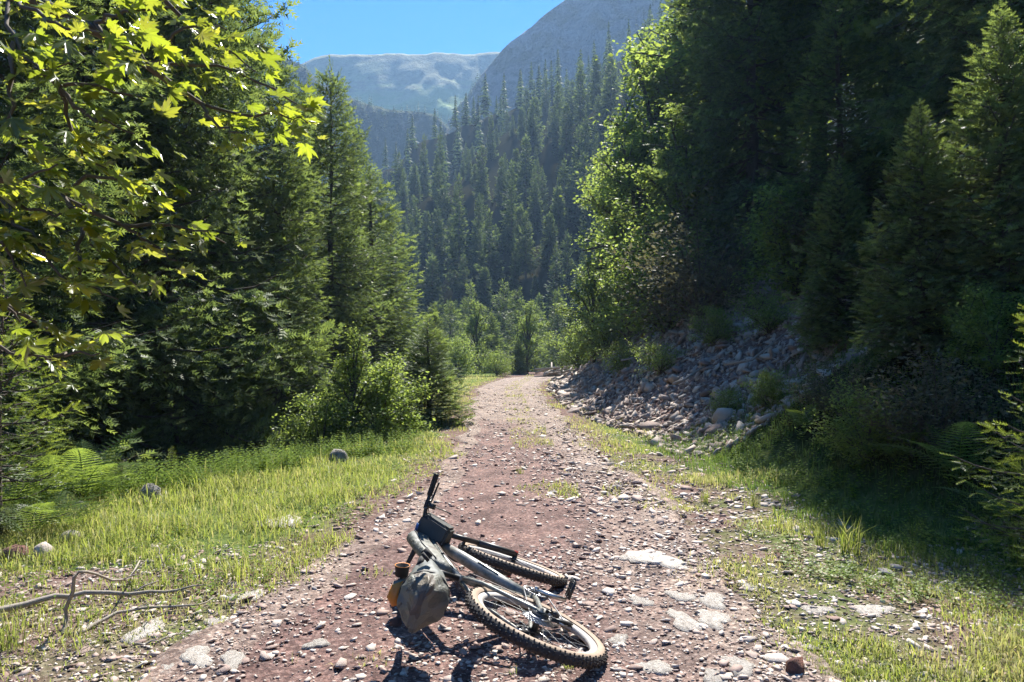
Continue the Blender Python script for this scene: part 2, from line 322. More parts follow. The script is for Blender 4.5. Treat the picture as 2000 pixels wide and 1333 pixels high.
def alp_material():
    m, nt, out = nodes('alpine_meadow'); p = nt.nodes.new("ShaderNodeBsdfPrincipled"); co = coords(nt, False)
    mp = nt.nodes.new("ShaderNodeMapping"); mp.inputs['Scale'].default_value = (1, 1, 2.5); nt.links.new(co, mp.inputs[0])
    n1 = noise(nt, .014, 7, .62, mp.outputs[0], dist=.6); n2 = noise(nt, .12, 6, .7, co)
    sep = nt.nodes.new("ShaderNodeSeparateXYZ"); nt.links.new(co, sep.inputs[0])
    low = ramp(nt, math_(nt, 'ADD', math_(nt, 'DIVIDE', sep.outputs[2], 262), math_(nt, 'MULTIPLY', math_(nt, 'SUBTRACT', n1, .5), .9)), [(1, 1, 1), (0, 0, 0)], [.68, .95])
    gcol = ramp(nt, n1, [(.14, .21, .06), (.30, .42, .12), (.50, .58, .24)], [.38, .5, .6]); bcol = ramp(nt, n2, [(.14, .15, .09), (.26, .26, .16)], [.35, .65])  # pale greens raised so the colour carries sunlit patches and haze glow
    nt.links.new(mixc(nt, low, bcol, gcol), p.inputs['Base Color']); p.inputs['Roughness'].default_value = 1; p.inputs['Specular IOR Level'].default_value = .1
    nt.links.new(bump(nt, n2, .5, 12), p.inputs['Normal']); nt.links.new(p.outputs[0], out.inputs[0]); return m
def rock_material(name, r1, r2, g1, thr=.5):
    m, nt, out = nodes(name); p = nt.nodes.new("ShaderNodeBsdfPrincipled"); co = coords(nt, False)
    n1 = noise(nt, .012, 6, .65, co, dist=.5); n2 = noise(nt, .09, 7, .7, co, dist=.3)
    rc = ramp(nt, n2, [r1, r2], [.35, .7]); gc = ramp(nt, n2, [g1, tuple(c * 2 for c in g1)])
    nt.links.new(mixc(nt, ramp(nt, math_(nt, 'ADD', n1, math_(nt, 'MULTIPLY', math_(nt, 'SUBTRACT', n2, .5), .5)), [(0, 0, 0), (1, 1, 1)], [thr - .04, thr + .06]), gc, rc), p.inputs['Base Color'])
    p.inputs['Roughness'].default_value = .95; p.inputs['Specular IOR Level'].default_value = .2
    nt.links.new(bump(nt, n2, 1.0, 9), p.inputs['Normal']); nt.links.new(p.outputs[0], out.inputs[0]); return m
SKY_FAR = [(250, 190), (480, 160), (560, 135), (595, 117), (625, 107), (680, 102), (740, 100), (800, 103), (850, 101), (905, 104), (960, 100), (1100, 97), (1300, 100), (1500, 120)]
SKY_LEFT = [(-1100, -120), (-500, -90), (0, -60), (200, 0), (380, 40), (480, 76), (520, 95), (560, 112), (590, 124), (625, 160), (660, 178), (700, 196), (760, 212), (800, 214), (850, 222), (890, 262), (940, 330), (1000, 420)]
SKY_RIGHT = [(800, 330), (860, 262), (890, 215), (930, 158), (985, 88), (1040, 46), (1090, 4), (1200, -65), (1350, -110), (1700, -140), (2600, -150)]
mountain_mesh('grassy_mountain', SKY_FAR, 340, 660, 1100, alp_material(), 44, .0095, lambda t: .33 * t + .67 * t ** 1.7, 51, 260, 110)
LV, Lt = mountain_mesh('wooded_ridge', SKY_LEFT, 290, 420, 560, rock_material('wooded_ridge_ground', (.12, .11, .09), (.26, .25, .22), (.025, .04, .018), .6), 15, .02, lambda t: t ** 1.15, 61, 260, 80)
RV, Rt = mountain_mesh('rocky_mountain', SKY_RIGHT, 300, 440, 600, rock_material('grey_rock_face', (.09, .09, .09), (.30, .29, .28), (.035, .05, .025), .46), 38, .02, lambda t: t ** 1.05, 71, 220, 110)

# ---------------------------------------------------------------- conifers
def shoot_tpl(lod, rs):
    V = []; T = []
    if lod == 2:
        n = 9
        for k in range(n):
            t = k / n
            for sy in (-1, 1):
                b = len(V); w = .045; l = (.26 if k < n - 2 else .18) * (1 - .25 * t)
                V += [(t, 0, 0), (t + w, 0, 0), (t + .17 + .06 * rs.random(), sy * l, .05 + .07 * rs.random())]; T.append((b, b + 1, b + 2))
            if k % 2 == 0:
                b = len(V); V += [(t, .01, 0), (t + .05, -.01, 0), (t + .18, .05 * rs.uniform(-1, 1), .2)]; T.append((b, b + 1, b + 2))
        b = len(V); V += [(.85, -.06, 0), (.85, .06, 0), (1.12, 0, .02)]; T.append((b, b + 1, b + 2))
    elif lod == 1:
        for (t0, t1, w) in ((0, .42, .34), (.28, .72, .35), (.58, 1.05, .28)):
            b = len(V); V += [(t0, 0, .0), (t1, w, .07), (t1, -w, .07), (t0 + (t1 - t0) * .62, 0, .03)]; T += [(b, b + 3, b + 1), (b, b + 2, b + 3)]
    else:
        V = [(0, 0, 0), (.55, .3, .04), (1.1, 0, 0), (.55, -.3, .04)]; T = [(0, 2, 1), (0, 3, 2)]
    return np.array(V, float), np.array(T)
def bough_tpl(L, lod, sp, shoot, rs, fan=.42, tw_sp=None, fold=.42):
    """flat spray along +x: returns shoot frames (origin, ex, ey, ez, length, tip) and stem segments"""
    tw_sp = tw_sp or sp * 1.35; O = []; E = []; U = []; Ls = []; tips = []; stems = []
    droop = rs.uniform(.05, .16)
    def ax(s):
        t = s / L; return np.array([s, 0.04 * L * math.sin(3 * t + rs0), -droop * L * math.sin(t * 2.6) * .8 + .10 * L * t ** 3])
    rs0 = rs.random() * 3
    stems.append(([ax(s) for s in np.linspace(0, L, 6)], .012 * L + .004))
    s = L * .18; side = 1
    while s < L:
        t = s / L; o = ax(s)
        for side in (-1, 1):
            tl = fan * L * (math.sin(math.pi * min(1, (t * .9 + .12))) ** .8) * (1 - .35 * t) * rs.uniform(.65, 1.15)
            if rs.random() < .1: tl *= .4
            a = R(rs.uniform(46, 64)) * side; d = np.array([math.cos(a), math.sin(a), rs.uniform(-.42, .12)])
            d /= np.linalg.norm(d); stems.append(([o, o + d * tl], .003))
            q = sp * .6
            while q < tl:
                for s2 in (-1, 1):
                    if rs.random() < .12: continue
                    a2 = a + s2 * R(rs.uniform(35, 60)); dd = np.array([math.cos(a2), math.sin(a2), rs.uniform(-.5, .3)])
                    pos = o + d * q + np.array([0, 0, -fold * q * q / max(tl, .1) + rs.uniform(-.03, .03)])
                    O.append(pos); E.append(dd); Ls.append(shoot * rs.uniform(.7, 1.15)); tips.append(min(1, (q / tl) ** 2 * .7 + t * .3)); U.append(rs.normal(0, .6, 3) + (0, 0, 1))
                q += sp
            O.append(o + d * (tl * .95) + np.array([0, 0, -fold * tl])); E.append(d + (0, 0, .1)); Ls.append(shoot * 1.2); tips.append(1.0); U.append(rs.normal(0, .25, 3) + (0, 0, 1))
        s += tw_sp
    O.append(ax(L * .98)); E.append(np.array([1, 0, .15])); Ls.append(shoot * 1.3); tips.append(1); U.append(np.array([0, 0, 1.]))
    O = np.array(O); E = np.array(E); U = np.array(U); Ls = np.array(Ls); tips = np.array(tips)
    E /= np.linalg.norm(E, axis=1)[:, None]; Sd = np.cross(U, E); Sd /= np.linalg.norm(Sd, axis=1)[:, None]; U = np.cross(E, Sd)
    tv, tt = shoot_tpl(lod, rs); n = len(O); m = len(tv)
    V = O[:, None] + Ls[:, None, None] * (tv[None, :, :1] * E[:, None] + tv[None, :, 1:2] * Sd[:, None] + tv[None, :, 2:] * U[:, None])
    Tt = tt[None] + (np.arange(n) * m)[:, None, None]
    rv = np.repeat(rs.random(n), m); tp = np.repeat(tips, m)
    g = G(); g.add(V.reshape(-1, 3), Tt.reshape(-1, 3), rv, tp, 0)
    for k, (p, r) in enumerate(stems):
        if k == 0: tube(g, p, np.linspace(r, .004, len(p)), 4, .5, 0, 1, cap=False)
        elif lod == 2 or k % 2: g.add(np.array([p[0], p[0] + (0, 0, .012), p[1]]), [(0, 1, 2)], .5, 0, 1)
    return g.arrays()
def conifer(height, radius, nb, lod, sp, shoot, seed, z0=.06, shape=.85, gaps=.25, droop=12, Lset=(.5, 1.0, 1.7, 2.6, 3.4), trunk_r=None, top_lift=35, fan=.42, mats=None, clump=1.0):
    rs = np.random.default_rng(seed); Ls = [l for l in Lset if l <= radius * 1.25] or [Lset[0]]
    tp = {l: [bough_tpl(l, lod, sp * (1 if l < 1.3 else 1.15), shoot * (1 if l < 1.3 else 1.1), rs, fan) for _ in range(2)] for l in Ls}
    g = G(); k = 0; gold = 2.39996
    for b in range(nb):
        f = (b + rs.random()) / nb; f = f ** 1.15; zz = height * (z0 + (1 - z0) * f); az = b * gold + rs.normal(0, .25)
        r = radius * (1 - f) ** shape * (1.0 if f > .15 else .75 + f * 1.6) + .05 * radius
        r *= rs.uniform(.72, 1.12) * (1 + clump * .35 * float(fbm(az * .9, zz * .9 / max(1, height * .06), seed)))
        if rs.random() < gaps * float(vn(az * 1.3, zz * .5, seed + 5)) * 1.5: continue
        if zz > height * .975: continue
        l = min(Ls, key=lambda q: abs(math.log(q / max(r, .05)))); V, T, a, t, m = tp[l][rs.integers(2)]
        pitch = R(-droop + (top_lift + droop) * f ** 1.3 + rs.normal(0, 5)); sc = r / l
        Mx = rotm(rs.normal(0, .3), -pitch, az); g.add(V @ Mx.T * sc + (0, 0, zz), T, a, t, 0); g.m[-1] = m
    V, T, a, t, m = tp[Ls[0]][0]                         # leader
    Mx = rotm(0, -R(88), 0); g.add(V @ Mx.T * (height * .07 / Ls[0]) + (0, 0, height * .93), T, a, t, 0); g.m[-1] = m
    crown = g.mesh('crown', mats or [M['needle'], M['bark']])
    tr = trunk_r or height * .014 + .02; gt = G(); zs = np.linspace(-.8, height * .97, 9)
    tube(gt, [(.04 * math.sin(z), .04 * math.cos(z * .8), z) for z in zs], tr * np.clip(1.08 - zs / height, .06, 1.2), 8)
    return crown, gt.mesh('trunk', [M['bark']], True), height
def place_tree(kind, name, x, y, h, label, cat='tree', group=None, rz=None, z=None, lean=0, wide=1.0):
    crown, trunk, th = kind; s = h / th; o = empty(name, (x, y, float(H(x, y)) if z is None else z), rz if rz is not None else random.uniform(0, 6.28))
    o.scale = (s * wide, s * wide, s); o.rotation_euler.x = lean; tag(o, label, cat, group)
    put('crown', crown, o); put('trunk', trunk, o); return o
BIG = [conifer(19, 3.9, 330, 1, .125, .175, 11, z0=.02, shape=.55, gaps=.2, droop=14),
       conifer(15, 3.3, 290, 1, .12, .17, 12, z0=.02, shape=.6, gaps=.15, droop=10)]
MID = [conifer(9, 2.1, 240, 1, .11, .14, 13, z0=.02, shape=.8, gaps=.15, droop=8), conifer(5, 1.5, 230, 1, .09, .13, 14, z0=.01, shape=.85, gaps=.04, droop=2)]
YOUNG = conifer(2.8, .95, 75, 2, .075, .085, 15, z0=.03, shape=.8, gaps=.08, droop=0, Lset=(.3, .5, .85), mats=[M['needle_near'], M['bark']], top_lift=45)
FARK = [conifer(14, 2.9, 150, 0, .30, .48, 20 + k, z0=[.03, .12, .06, .2][k], shape=[.8, .65, .95, .6][k], gaps=.3, droop=18, Lset=(.8, 1.5, 2.4), mats=[M['needle_far'], M['bark']]) for k in range(4)]
if 0:
  for k_ in BIG + MID + [YOUNG] + FARK: print('TRIS', len(k_[0].polygons))

# left bank: firs rooted below the verge
G_L = 'big firs below the left verge'
for px, d, h, kd, lab, wd in (
        (150, 11.5, 17, BIG[0], 'very big dark fir behind the plane branches, farthest left', .75),
        (320, 13.5, 20, BIG[1], 'tall dark fir in deep shade behind the grass verge, its top above the frame', .72),
        (545, 15.5, -112, BIG[1], 'fir with sunlit grey-green boughs just left of the pointed rounded-top fir', .85),
        (645, 21, -128, BIG[0], 'fir with a blunt dark top standing against the blue valley', .9),
        (725, 25, -322, MID[0], 'slimmer fir with sunlit right side behind the small cone-shaped fir', 1.25),
        (600, 24, -165, BIG[1], 'dense fir filling the gap behind the two sunlit left firs', .9),
        (690, 29, -235, BIG[0], 'fir standing behind the blunt-topped one, lower and farther', .8),
        (765, 31, -430, MID[0], 'low dense fir at the right end of the left wood', 1.2),
        (405, 22, 27, BIG[0], 'tallest fir on the left, its drooping branch reaching over the sky', .58),
        (-60, 8.5, 12, BIG[1], 'dark fir mostly outside the left edge behind the plane leaves', .8),
        (215, 19, 22, BIG[1], 'back-row dark fir seen between the plane leaves', .6)):
    X0 = PX(px, d)
    if h < 0: h = 1.5 + (690 + h) / 1444 * d - float(H(X0, d))      # height that brings the top to that level of the view
    place_tree(kd, 'fir_tree', X0, d, h, lab, group=G_L, wide=wd)
place_tree(MID[1], 'young_fir', PX(836, 15.5), 15.5, 3.0, 'small cone-shaped dark fir at the left edge of the track', group='young firs by the track', z=-.75, wide=1.35)
place_tree(YOUNG, 'young_fir', PX(5, 6.1), 6.1, 2.25, 'bright yellow-green young fir at the left edge of the frame', group='young firs by the track')
place_tree(YOUNG, 'fir_seedling', PX(338, 8.7), 8.7, .42, 'tiny fir seedling with a cross-shaped top above the weeds', group='young firs by the track')
place_tree(YOUNG, 'fir_seedling', PX(240, 8.2), 8.2, .34, 'tiny bushy seedling left of the cross-shaped one', group='young firs by the track')
# right bank
G_R = 'big firs on the right slope'
for px, d, h, kd, lab, wd in (
        (1470, 23, 19, BIG[0], 'huge shaded fir above the scree, left of the light gap', .74),
        (1385, 31, 17, BIG[1], 'fir with sunlit left boughs beside the skyline forest', .8),
        (1965, 13.5, 16, BIG[0], 'huge dark fir at upper right with long level boughs', .8),
        (2230, 10, 10, BIG[1], 'dark fir crossing the right edge of the frame', 1),
        (1640, 16.5, 6.5, MID[0], 'shaded fir above the dark end of the scree, lower than its neighbours', 1.2),
        (1800, 22, 16, BIG[1], 'dark fir between the light gap and the right edge fir', .62),
        (1900, 17, 9, BIG[1], 'shaded fir with layered boughs below the huge upper right one', .9),
        (1840, 36, 20, BIG[0], 'tall fir deep in the wood right of the light gap', .8)):
    place_tree(kd, 'fir_tree', PX(px, d), d, h, lab, group=G_R, wide=wd)
place_tree(YOUNG, 'young_fir', 3.62, 4.75, 2.3, 'bright young fir with light new shoots at the right edge', group='young firs on the right bank')
place_tree(MID[1], 'young_fir', PX(1960, 8.4), 8.4, 3.4, 'dark fir with drooping boughs close behind the bright right-edge fir', group='young firs on the right bank')
place_tree(MID[1], 'young_fir', PX(1800, 9), 9, 3.0, 'half-shaded young fir left of the bright right-edge fir', group='young firs on the right bank')
place_tree(MID[1], 'young_fir', PX(1640, 12), 12, 3.0, 'shaded young fir beside the upper end of the scree', group='young firs on the right bank')

# rows behind, seen only in patches
rf = np.random.default_rng(909); nf_ = 0
for k in range(400):
    if nf_ >= 34: break
    y0 = rf.uniform(14, 62); x0 = rf.uniform(-34, -5)
    if x0 > -y0 * .27 - 2 or x0 < -y0 * .8 - 4: continue
    if any((o.location.x - x0) ** 2 + (o.location.y - y0) ** 2 < 9 for o in C.objects if o.parent is None and 'fir_tree' in o.name): continue
    place_tree([BIG[0], BIG[1], MID[0]][nf_ % 3], 'fir_tree', x0, y0, rf.uniform(9, 19), 'shaded fir in the back rows of the left wood', group='firs in the back rows of the left wood'); nf_ += 1
nf_ = 0
for k in range(400):
    if nf_ >= 9: break
    y0 = rf.uniform(17, 60); x0 = rf.uniform(6, 42)
    if x0 < y0 * .52 + 1.0 or x0 > y0 * .85 + 4: continue
    if any((o.location.x - x0) ** 2 + (o.location.y - y0) ** 2 < 9 for o in C.objects if o.parent is None and 'fir_tree' in o.name): continue
    place_tree([BIG[1], MID[0], BIG[0]][nf_ % 3], 'fir_tree', x0, y0, rf.uniform(8, 15), 'shaded fir in the back rows of the right wood', group='firs in the back rows of the right wood'); nf_ += 1
# forest hillside beyond the bend
spots = []
rs = np.random.default_rng(101)
cand = [(yy * (c_ - 1000) / 1444, yy) for yy in np.geomspace(80, 285, 60) for c_ in rs.uniform(560, 1420, 26)]
for X0, Y0 in cand:
    if H(X0, Y0, False) < -20: continue
    if Y0 < 268 or rs.random() < .6:
        mind = 3.2 + Y0 * .013
        if all((X0 - a) ** 2 + (Y0 - b) ** 2 > mind * mind for a, b in spots): spots.append((X0, Y0))
def fir_label(X0, Y0, hh):
    z = float(H(X0, Y0, False)); px = 1000 + 1444 * X0 / Y0
    side = ['beside the left firs', 'above the leftmost small fir', 'above the round bush', 'straight above the bend', 'above the foot of the scree', 'beside the sunlit broadleaf strip'][int(np.clip((px - 740) // 90, 0, 5))]
    row = 'along the skyline' if Y0 > 235 else 'in the upper rows' if Y0 > 185 else 'halfway up' if Y0 > 130 else 'low down'
    return f"{'tall' if hh > 12 else 'medium' if hh > 8 else 'short'} fir {row} on the far hillside, {side}", f'hillside firs {row}, {side}'
for X0, Y0 in [(yy * (c_ - 1000) / 1444, yy) for yy in np.geomspace(80, 262, 80) for c_ in rs.uniform(600, 1400, 30)]:
    if len(spots) > 420: break
    if H(X0, Y0, False) > -15 and all((X0 - a) ** 2 + (Y0 - b) ** 2 > (2.4 + Y0 * .010) ** 2 for a, b in spots): spots.append((X0, Y0))
spots.sort(key=lambda p: p[1])
vis = [p for p in spots if 600 < 1000 + 1444 * p[0] / p[1] < 1400]
rest = [p for p in spots if p not in vis[:290]]
for X0, Y0 in vis[:290]:
    kd = FARK[rs.integers(4)]; hh_ = float(rs.choice([5, 7, 9, 11, 13, 16], p=[.12, .2, .25, .22, .15, .06])) * rs.uniform(.85, 1.15) * (1 if Y0 > 110 else .75); lb, gp = fir_label(X0, Y0, hh_)
    place_tree(kd, 'hillside_fir', X0, Y0, hh_, lb, group=gp, rz=rs.uniform(0, 6.28), wide=rs.uniform(.68, .95))
def low_fir(rs, n=16):
    g = G()
    for k in range(n):
        f = k / n; r = .17 * (1 - f) ** .8 * rs.uniform(.7, 1.2) + .01; z0 = .1 + .9 * f; m = 7; th = np.arange(m) / m * 6.283 + rs.random() * 6
        rr = r * rs.uniform(.6, 1.15, m); V = np.concatenate([[(0, 0, z0 + .07)], np.stack([rr * np.cos(th), rr * np.sin(th), z0 - .05 * rs.random(m)], 1), np.stack([rr * .5 * np.cos(th + .45), rr * .5 * np.sin(th + .45), z0 + .02 + 0 * th], 1)])
        j = np.arange(m); g.add(V, np.concatenate([np.stack([np.zeros(m, int), 1 + j, 1 + m + j], 1), np.stack([np.zeros(m, int), 1 + m + j, 1 + (j + 1) % m], 1)]), rs.random(), f * .4)
    return g.arrays()
def forest(name, P, hs, label, tpls):
    g = G()
    for (p, h) in zip(P, hs):
        V, T, a, b, m = tpls[rs.integers(len(tpls))]; c_, s_ = math.cos(rs.random() * 6), math.sin(rs.random() * 6); w = rs.uniform(.85, 1.3)
        th = rs.random() * 6.28; Rm = np.array([[math.cos(th), -math.sin(th), 0], [math.sin(th), math.cos(th), 0], [0, 0, 1]])
        g.add((V * (w, w, 1)) @ Rm.T * h + p, T, (a + rs.random()) % 1, b)
    o = g.build(name, [M['needle_far']]); tag(o, label, 'forest', kind='stuff'); return o
TPL = [low_fir(rs, 14) for _ in range(5)]; TPS = [low_fir(rs, 5) for _ in range(5)]
if rest: forest('hillside_forest', [(a, b, float(H(a, b))) for a, b in rest], rs.uniform(10, 17, len(rest)), 'massed firs at the top and edges of the wooded hillside', TPL)
def sample_forest(V, t, n, cond):
    na, nr = t.shape; ii = rs.integers(0, na - 1, n * 6); jj = rs.integers(0, nr - 1, n * 6); P = []
    for i_, j_ in zip(ii, jj):
        a, b = rs.random(2); p = V[i_, j_] * (1 - a) * (1 - b) + V[i_ + 1, j_] * a * (1 - b) + V[i_, j_ + 1] * (1 - a) * b + V[i_ + 1, j_ + 1] * a * b
        px = 1000 + 1444 * p[0] / p[1]
        if cond(px, p, t[i_, j_]): P.append(p)
        if len(P) >= n: break
    return P
P = sample_forest(LV, Lt, 3400, lambda px, p, t: 380 < px < 1000 and t > .12 and float(fbm(p[0] * .03, p[1] * .03, 91)) > -.42)
forest('ridge_forest', P, rs.uniform(4, 7.5, len(P)), 'blue-green forest covering the left ridge across the valley', TPS)
P = sample_forest(RV, Rt, 3000, lambda px, p, t: 830 < px < 1500 and t > .1 and float(fbm(p[0] * .022, p[1] * .022, 95)) > -.26 + .45 * (t - .5))
sky_i = rs.integers(0, RV.shape[0], 90); P += [RV[i_, 109 - rs.integers(0, 3)] for i_ in sky_i if 860 < 1000 + 1444 * RV[i_, 109, 0] / RV[i_, 109, 1] < 1300]
forest('rocky_mountain_forest', P, rs.uniform(3.5, 7, len(P)), 'scattered firs clinging to the hazy rocky mountain on the right', TPS)

# ---------------------------------------------------------------- broadleaved trees and bushes
def broadleaf(height, radius, nl, ls, seed, z0=.2, nlimb=16, spread=.16, mat='leaf', multi=False):
    rs = np.random.default_rng(seed); gt = G(); P = []
    limbs = []
    for k in range(nlimb):
        f = z0 + (1 - z0) * (k + rs.random()) / nlimb; az = k * 2.4 + rs.normal(0, .3)
        rr = radius * math.sin(math.pi * min(.97, .18 + .8 * f)) ** .7 * rs.uniform(.6, 1.1)
        a = np.array([0, 0, height * f * (.1 if multi else .55)]); e = np.array([rr * math.cos(az), rr * math.sin(az), height * min(1, f * rs.uniform(.92, 1.08))])
        mid = (a + e) / 2 + (0, 0, .08 * height); pts = [a, (a + mid) / 2 + (0, 0, .02 * height), mid, (mid + e) / 2 + (0, 0, .01), e]
        tube(gt, pts, np.linspace(.012 * height, .003 * height, 5), 5, cap=False); limbs.append(np.array(pts))
        for q in range(5):
            t = rs.uniform(.35, 1); s = np.array([np.interp(t, np.linspace(0, 1, 5), limbs[-1][:, c]) for c in range(3)])
            e2 = s + rs.normal(0, .2 * radius, 3) + (0, 0, .04 * height); tube(gt, [s, (s + e2) / 2 + rs.normal(0, .02, 3), e2], [.004 * height, .003 * height, .0015 * height], 3, cap=False); P.append((s, e2))
    if not multi: tube(gt, [(0, 0, -.5), (.05, .02, height * .3), (0, .06, height * .6), (.03, 0, height * .85)], [.022 * height, .018 * height, .012 * height, .004 * height], 8)
    n = nl; idx = rs.integers(0, len(P), n); t = rs.random(n)[:, None]
    S0 = np.array([p[0] for p in P])[idx]; E0 = np.array([p[1] for p in P])[idx]
    c = S0 + (E0 - S0) * t + rs.normal(0, spread * radius * .55, (n, 3)) * (1, 1, .7)
    d = rs.normal(0, 1, (n, 3)) * (1, 1, .45) + (0, 0, -.25); d /= np.linalg.norm(d, axis=1)[:, None]
    up = rs.normal(0, .45, (n, 3)) + (0, 0, 1); s = np.cross(up, d); s /= np.linalg.norm(s, axis=1)[:, None]; u = np.cross(d, s)
    L = (ls * rs.uniform(.7, 1.3, n))[:, None]
    V = np.stack([c, c + d * L * .5 + s * L * .3 + u * L * .06, c + d * L, c + d * L * .5 - s * L * .3 + u * L * .06], 1)
    T = np.array([(0, 2, 1), (0, 3, 2)])[None] + (np.arange(n) * 4)[:, None, None]
    rr_ = rs.random(n); g = G(); g.add(V.reshape(-1, 3), T.reshape(-1, 3), np.repeat(rr_, 4), np.repeat(rs.random(n) ** 2, 4))
    return g.mesh('crown', [M[mat]]), gt.mesh('trunk', [M['bark']], True), height
BT = [broadleaf(9, 2.6, 15000, .15, 201, nlimb=20), broadleaf(6, 1.9, 11000, .12, 202, z0=.1, nlimb=18)]
BU = [broadleaf(2.2, 1.4, 7000, .09, 203, z0=.05, nlimb=16, multi=True, spread=.2), broadleaf(1.5, 1.1, 5000, .07, 204, z0=.05, nlimb=16, multi=True, spread=.24), broadleaf(1.2, 1.0, 4500, .06, 205, z0=.05, nlimb=18, multi=True, spread=.25, mat='drybush')]
G_B = 'broadleaved trees above the scree'
for px, d, h, kd, lab in (
        (1285, 34, 13, BT[0], 'sunlit pale green tree rising left of the huge shaded fir'),
        (1245, 30, 8.5, BT[0], 'sunlit broadleaved tree halfway up the gap between fir and hillside'),
        (1215, 38, 8, BT[1], 'slender light green tree beside the dark hillside'),
        (1340, 24, 6.5, BT[1], 'sunlit leafy tree over the top of the scree'),
        (1600, 26, 15.5, BT[0], 'light green tree glowing in the gap between the two huge firs'),
        (1545, 30, 18, BT[0], 'second light green tree high in the gap between the firs'),
        (1700, 17, 3.0, BT[1], 'light twiggy tree under the upper right fir'),
        (1400, 34, 14, BT[0], 'leafy tree behind the shaded fir, only patches of it showing')):
    place_tree(kd, 'broadleaf_tree', PX(px, d), d, h, lab, group=G_B)
G_U = 'bushes along the track and scree'
for px, d, h, kd, lab, cat in (
        (1160, 33, 4.6, BT[1], 'tall feathery green bush where the track bends out of sight', 'bush'),
        (1230, 27, 3.9, BT[1], 'bright green bush above the left end of the scree', 'bush'),
        (1300, 22, 3.2, BU[0], 'yellow-green bush at the top of the sunlit scree', 'bush'),
        (1290, 17.5, .8, BU[1], 'small green shrub growing out of the sunlit scree', 'bush'),
        (1395, 16.5, .9, BU[0], 'shrub half way up the scree at the edge of the shade', 'bush'),
        (1215, 22, 1.0, BU[1], 'low shrub on the left part of the scree', 'bush'),
        (1500, 15, .9, BU[1], 'shaded shrub in the dark half of the scree', 'bush'),
        (1370, 19.5, 2.6, BU[2], 'pale dry bush at the upper edge of the scree', 'bush'),
        (1130, 40, 2.6, BU[0], 'low green bush at the foot of the scree by the bend', 'bush'),
        (1185, 30, 2.2, BU[1], 'small light bush low on the scree, near the bend', 'bush'),
        (970, 47, 1.75, BU[1], 'round grey-green bush beyond the left side of the bend', 'bush'),
        (895, 47, 2.6, BU[0], 'light green bush left of the round bush', 'bush'),
        (1030, 54, 5.0, BT[1], 'bright leafy tree behind the bend', 'tree'),
        (930, 56, 5.2, BT[1], 'light green leafy tree behind the round bush', 'tree'),
        (690, 13.2, 2.1, BT[1], 'bright yellow-green bush below the sunlit left fir', 'bush'),
        (745, 13.4, 1.6, BU[0], 'bright bush next to the small cone-shaped fir', 'bush'),
        (630, 12.6, 1.3, BU[0], 'dim green bush at the edge of the dark wood', 'bush'),
        (1420, 12.6, .5, BU[1], 'low bramble at the right foot of the scree', 'bush'),
        (1500, 11.2, .6, BU[0], 'shaded bramble under the right bank', 'bush'),
        (1690, 7.6, .8, BU[1], 'shaded green bush on the right bank', 'bush'),
        (1830, 6.9, .9, BU[2], 'dull brown bush low on the right bank', 'bush'),
        (1640, 9, .7, BU[2], 'brownish bush in the shade right of the fern', 'bush'),
        (1660, 16.5, 2.2, BU[2], 'silvery dry bush catching the sun between the right-hand firs', 'bush'),
        (1560, 17, 2.6, BU[0], 'shaded bush at the top of the dark scree', 'bush'),
        (1940, 7.4, .9, BU[0], 'dark bush low at the right edge', 'bush')):
    place_tree(kd, 'bush' if cat == 'bush' else 'broadleaf_tree', PX(px, d), d, h, lab, cat, G_U)
G_Y = 'small firs beyond the bend'
for px, d, h, kd, lab in (
        (880, 62, 6.0, MID[0], 'leftmost small fir beyond the bend'), (960, 58, 4.8, MID[1], 'dark green small fir behind the round bush'),
        (1012, 52, 2.6, MID[1], 'smallest pointed fir just right of the round bush'), (1010, 72, 8, MID[0], 'taller small fir directly above the bend'),
        (1048, 74, 6.5, MID[0], 'small fir in the right half of the cluster above the bend'), (1090, 70, 7.5, MID[0], 'small fir at the right end of the cluster above the bend'),
        (985, 76, 9, MID[0], 'bushy fir standing higher behind the cluster'), (845, 36, 4.0, MID[1], 'light green small fir left of the far track'),
        (920, 80, 9, MID[0], 'fir behind the leftmost small fir')):
    z = float(H(PX(px, d), d)); place_tree(kd, 'small_fir', PX(px, d), d, h + max(0, -z), lab, group=G_Y)

# ---------------------------------------------------------------- plane tree hanging in from the left
def plane_leaf():
    tips = [(90, 1.0), (45, .9), (135, .9), (3, .62), (177, .62)]; pts = []
    for a, r in sorted(tips): pts += [(a - 17, .60 * r), (a - 11, .78 * r), (a - 7, .70 * r), (a, r), (a + 7, .70 * r), (a + 11, .78 * r), (a + 17, .60 * r)]
    full = []; prev = None
    for a, r in pts:
        if prev is not None and a - prev > 5.5 and (a - prev) < 20 and r <= .61: full.append(((a + prev) / 2, .40))
        full.append((a, r)); prev = a
    full.append((215, .32)); full.append((270, .12)); full.insert(0, (-35, .32))
    V = [(0, .12, .0)]
    for a, r in full:
        xx = r * math.cos(R(a)); yy = r * math.sin(R(a)) + .12; V.append((xx, yy, -.16 * abs(xx) - .12 * max(0, yy) ** 2 + .05 * math.sin(a * .2)))
    n = len(full); T = [(0, 1 + i, 1 + (i + 1) % n) for i in range(n)]
    b = len(V); V += [(-.012, .12, 0), (.012, .12, 0), (0, -.42, .08)]; T.append((b, b + 1, b + 2))
    V = np.array(V); V[:, 1] += .42; V[:, 2] -= .08; return V, np.array(T)
LVt, LTt = plane_leaf()
plane = empty('plane_tree', (-4.3, 2.6, float(H(-4.3, 2.6)))); tag(plane, 'plane tree reaching in from the upper left with yellow-green lobed leaves', 'tree')
pz = plane.location.z; g = G()
def W(px, py, d): return np.array([PX(px, d), d, 1.5 + (690 - py) / 1444 * d])
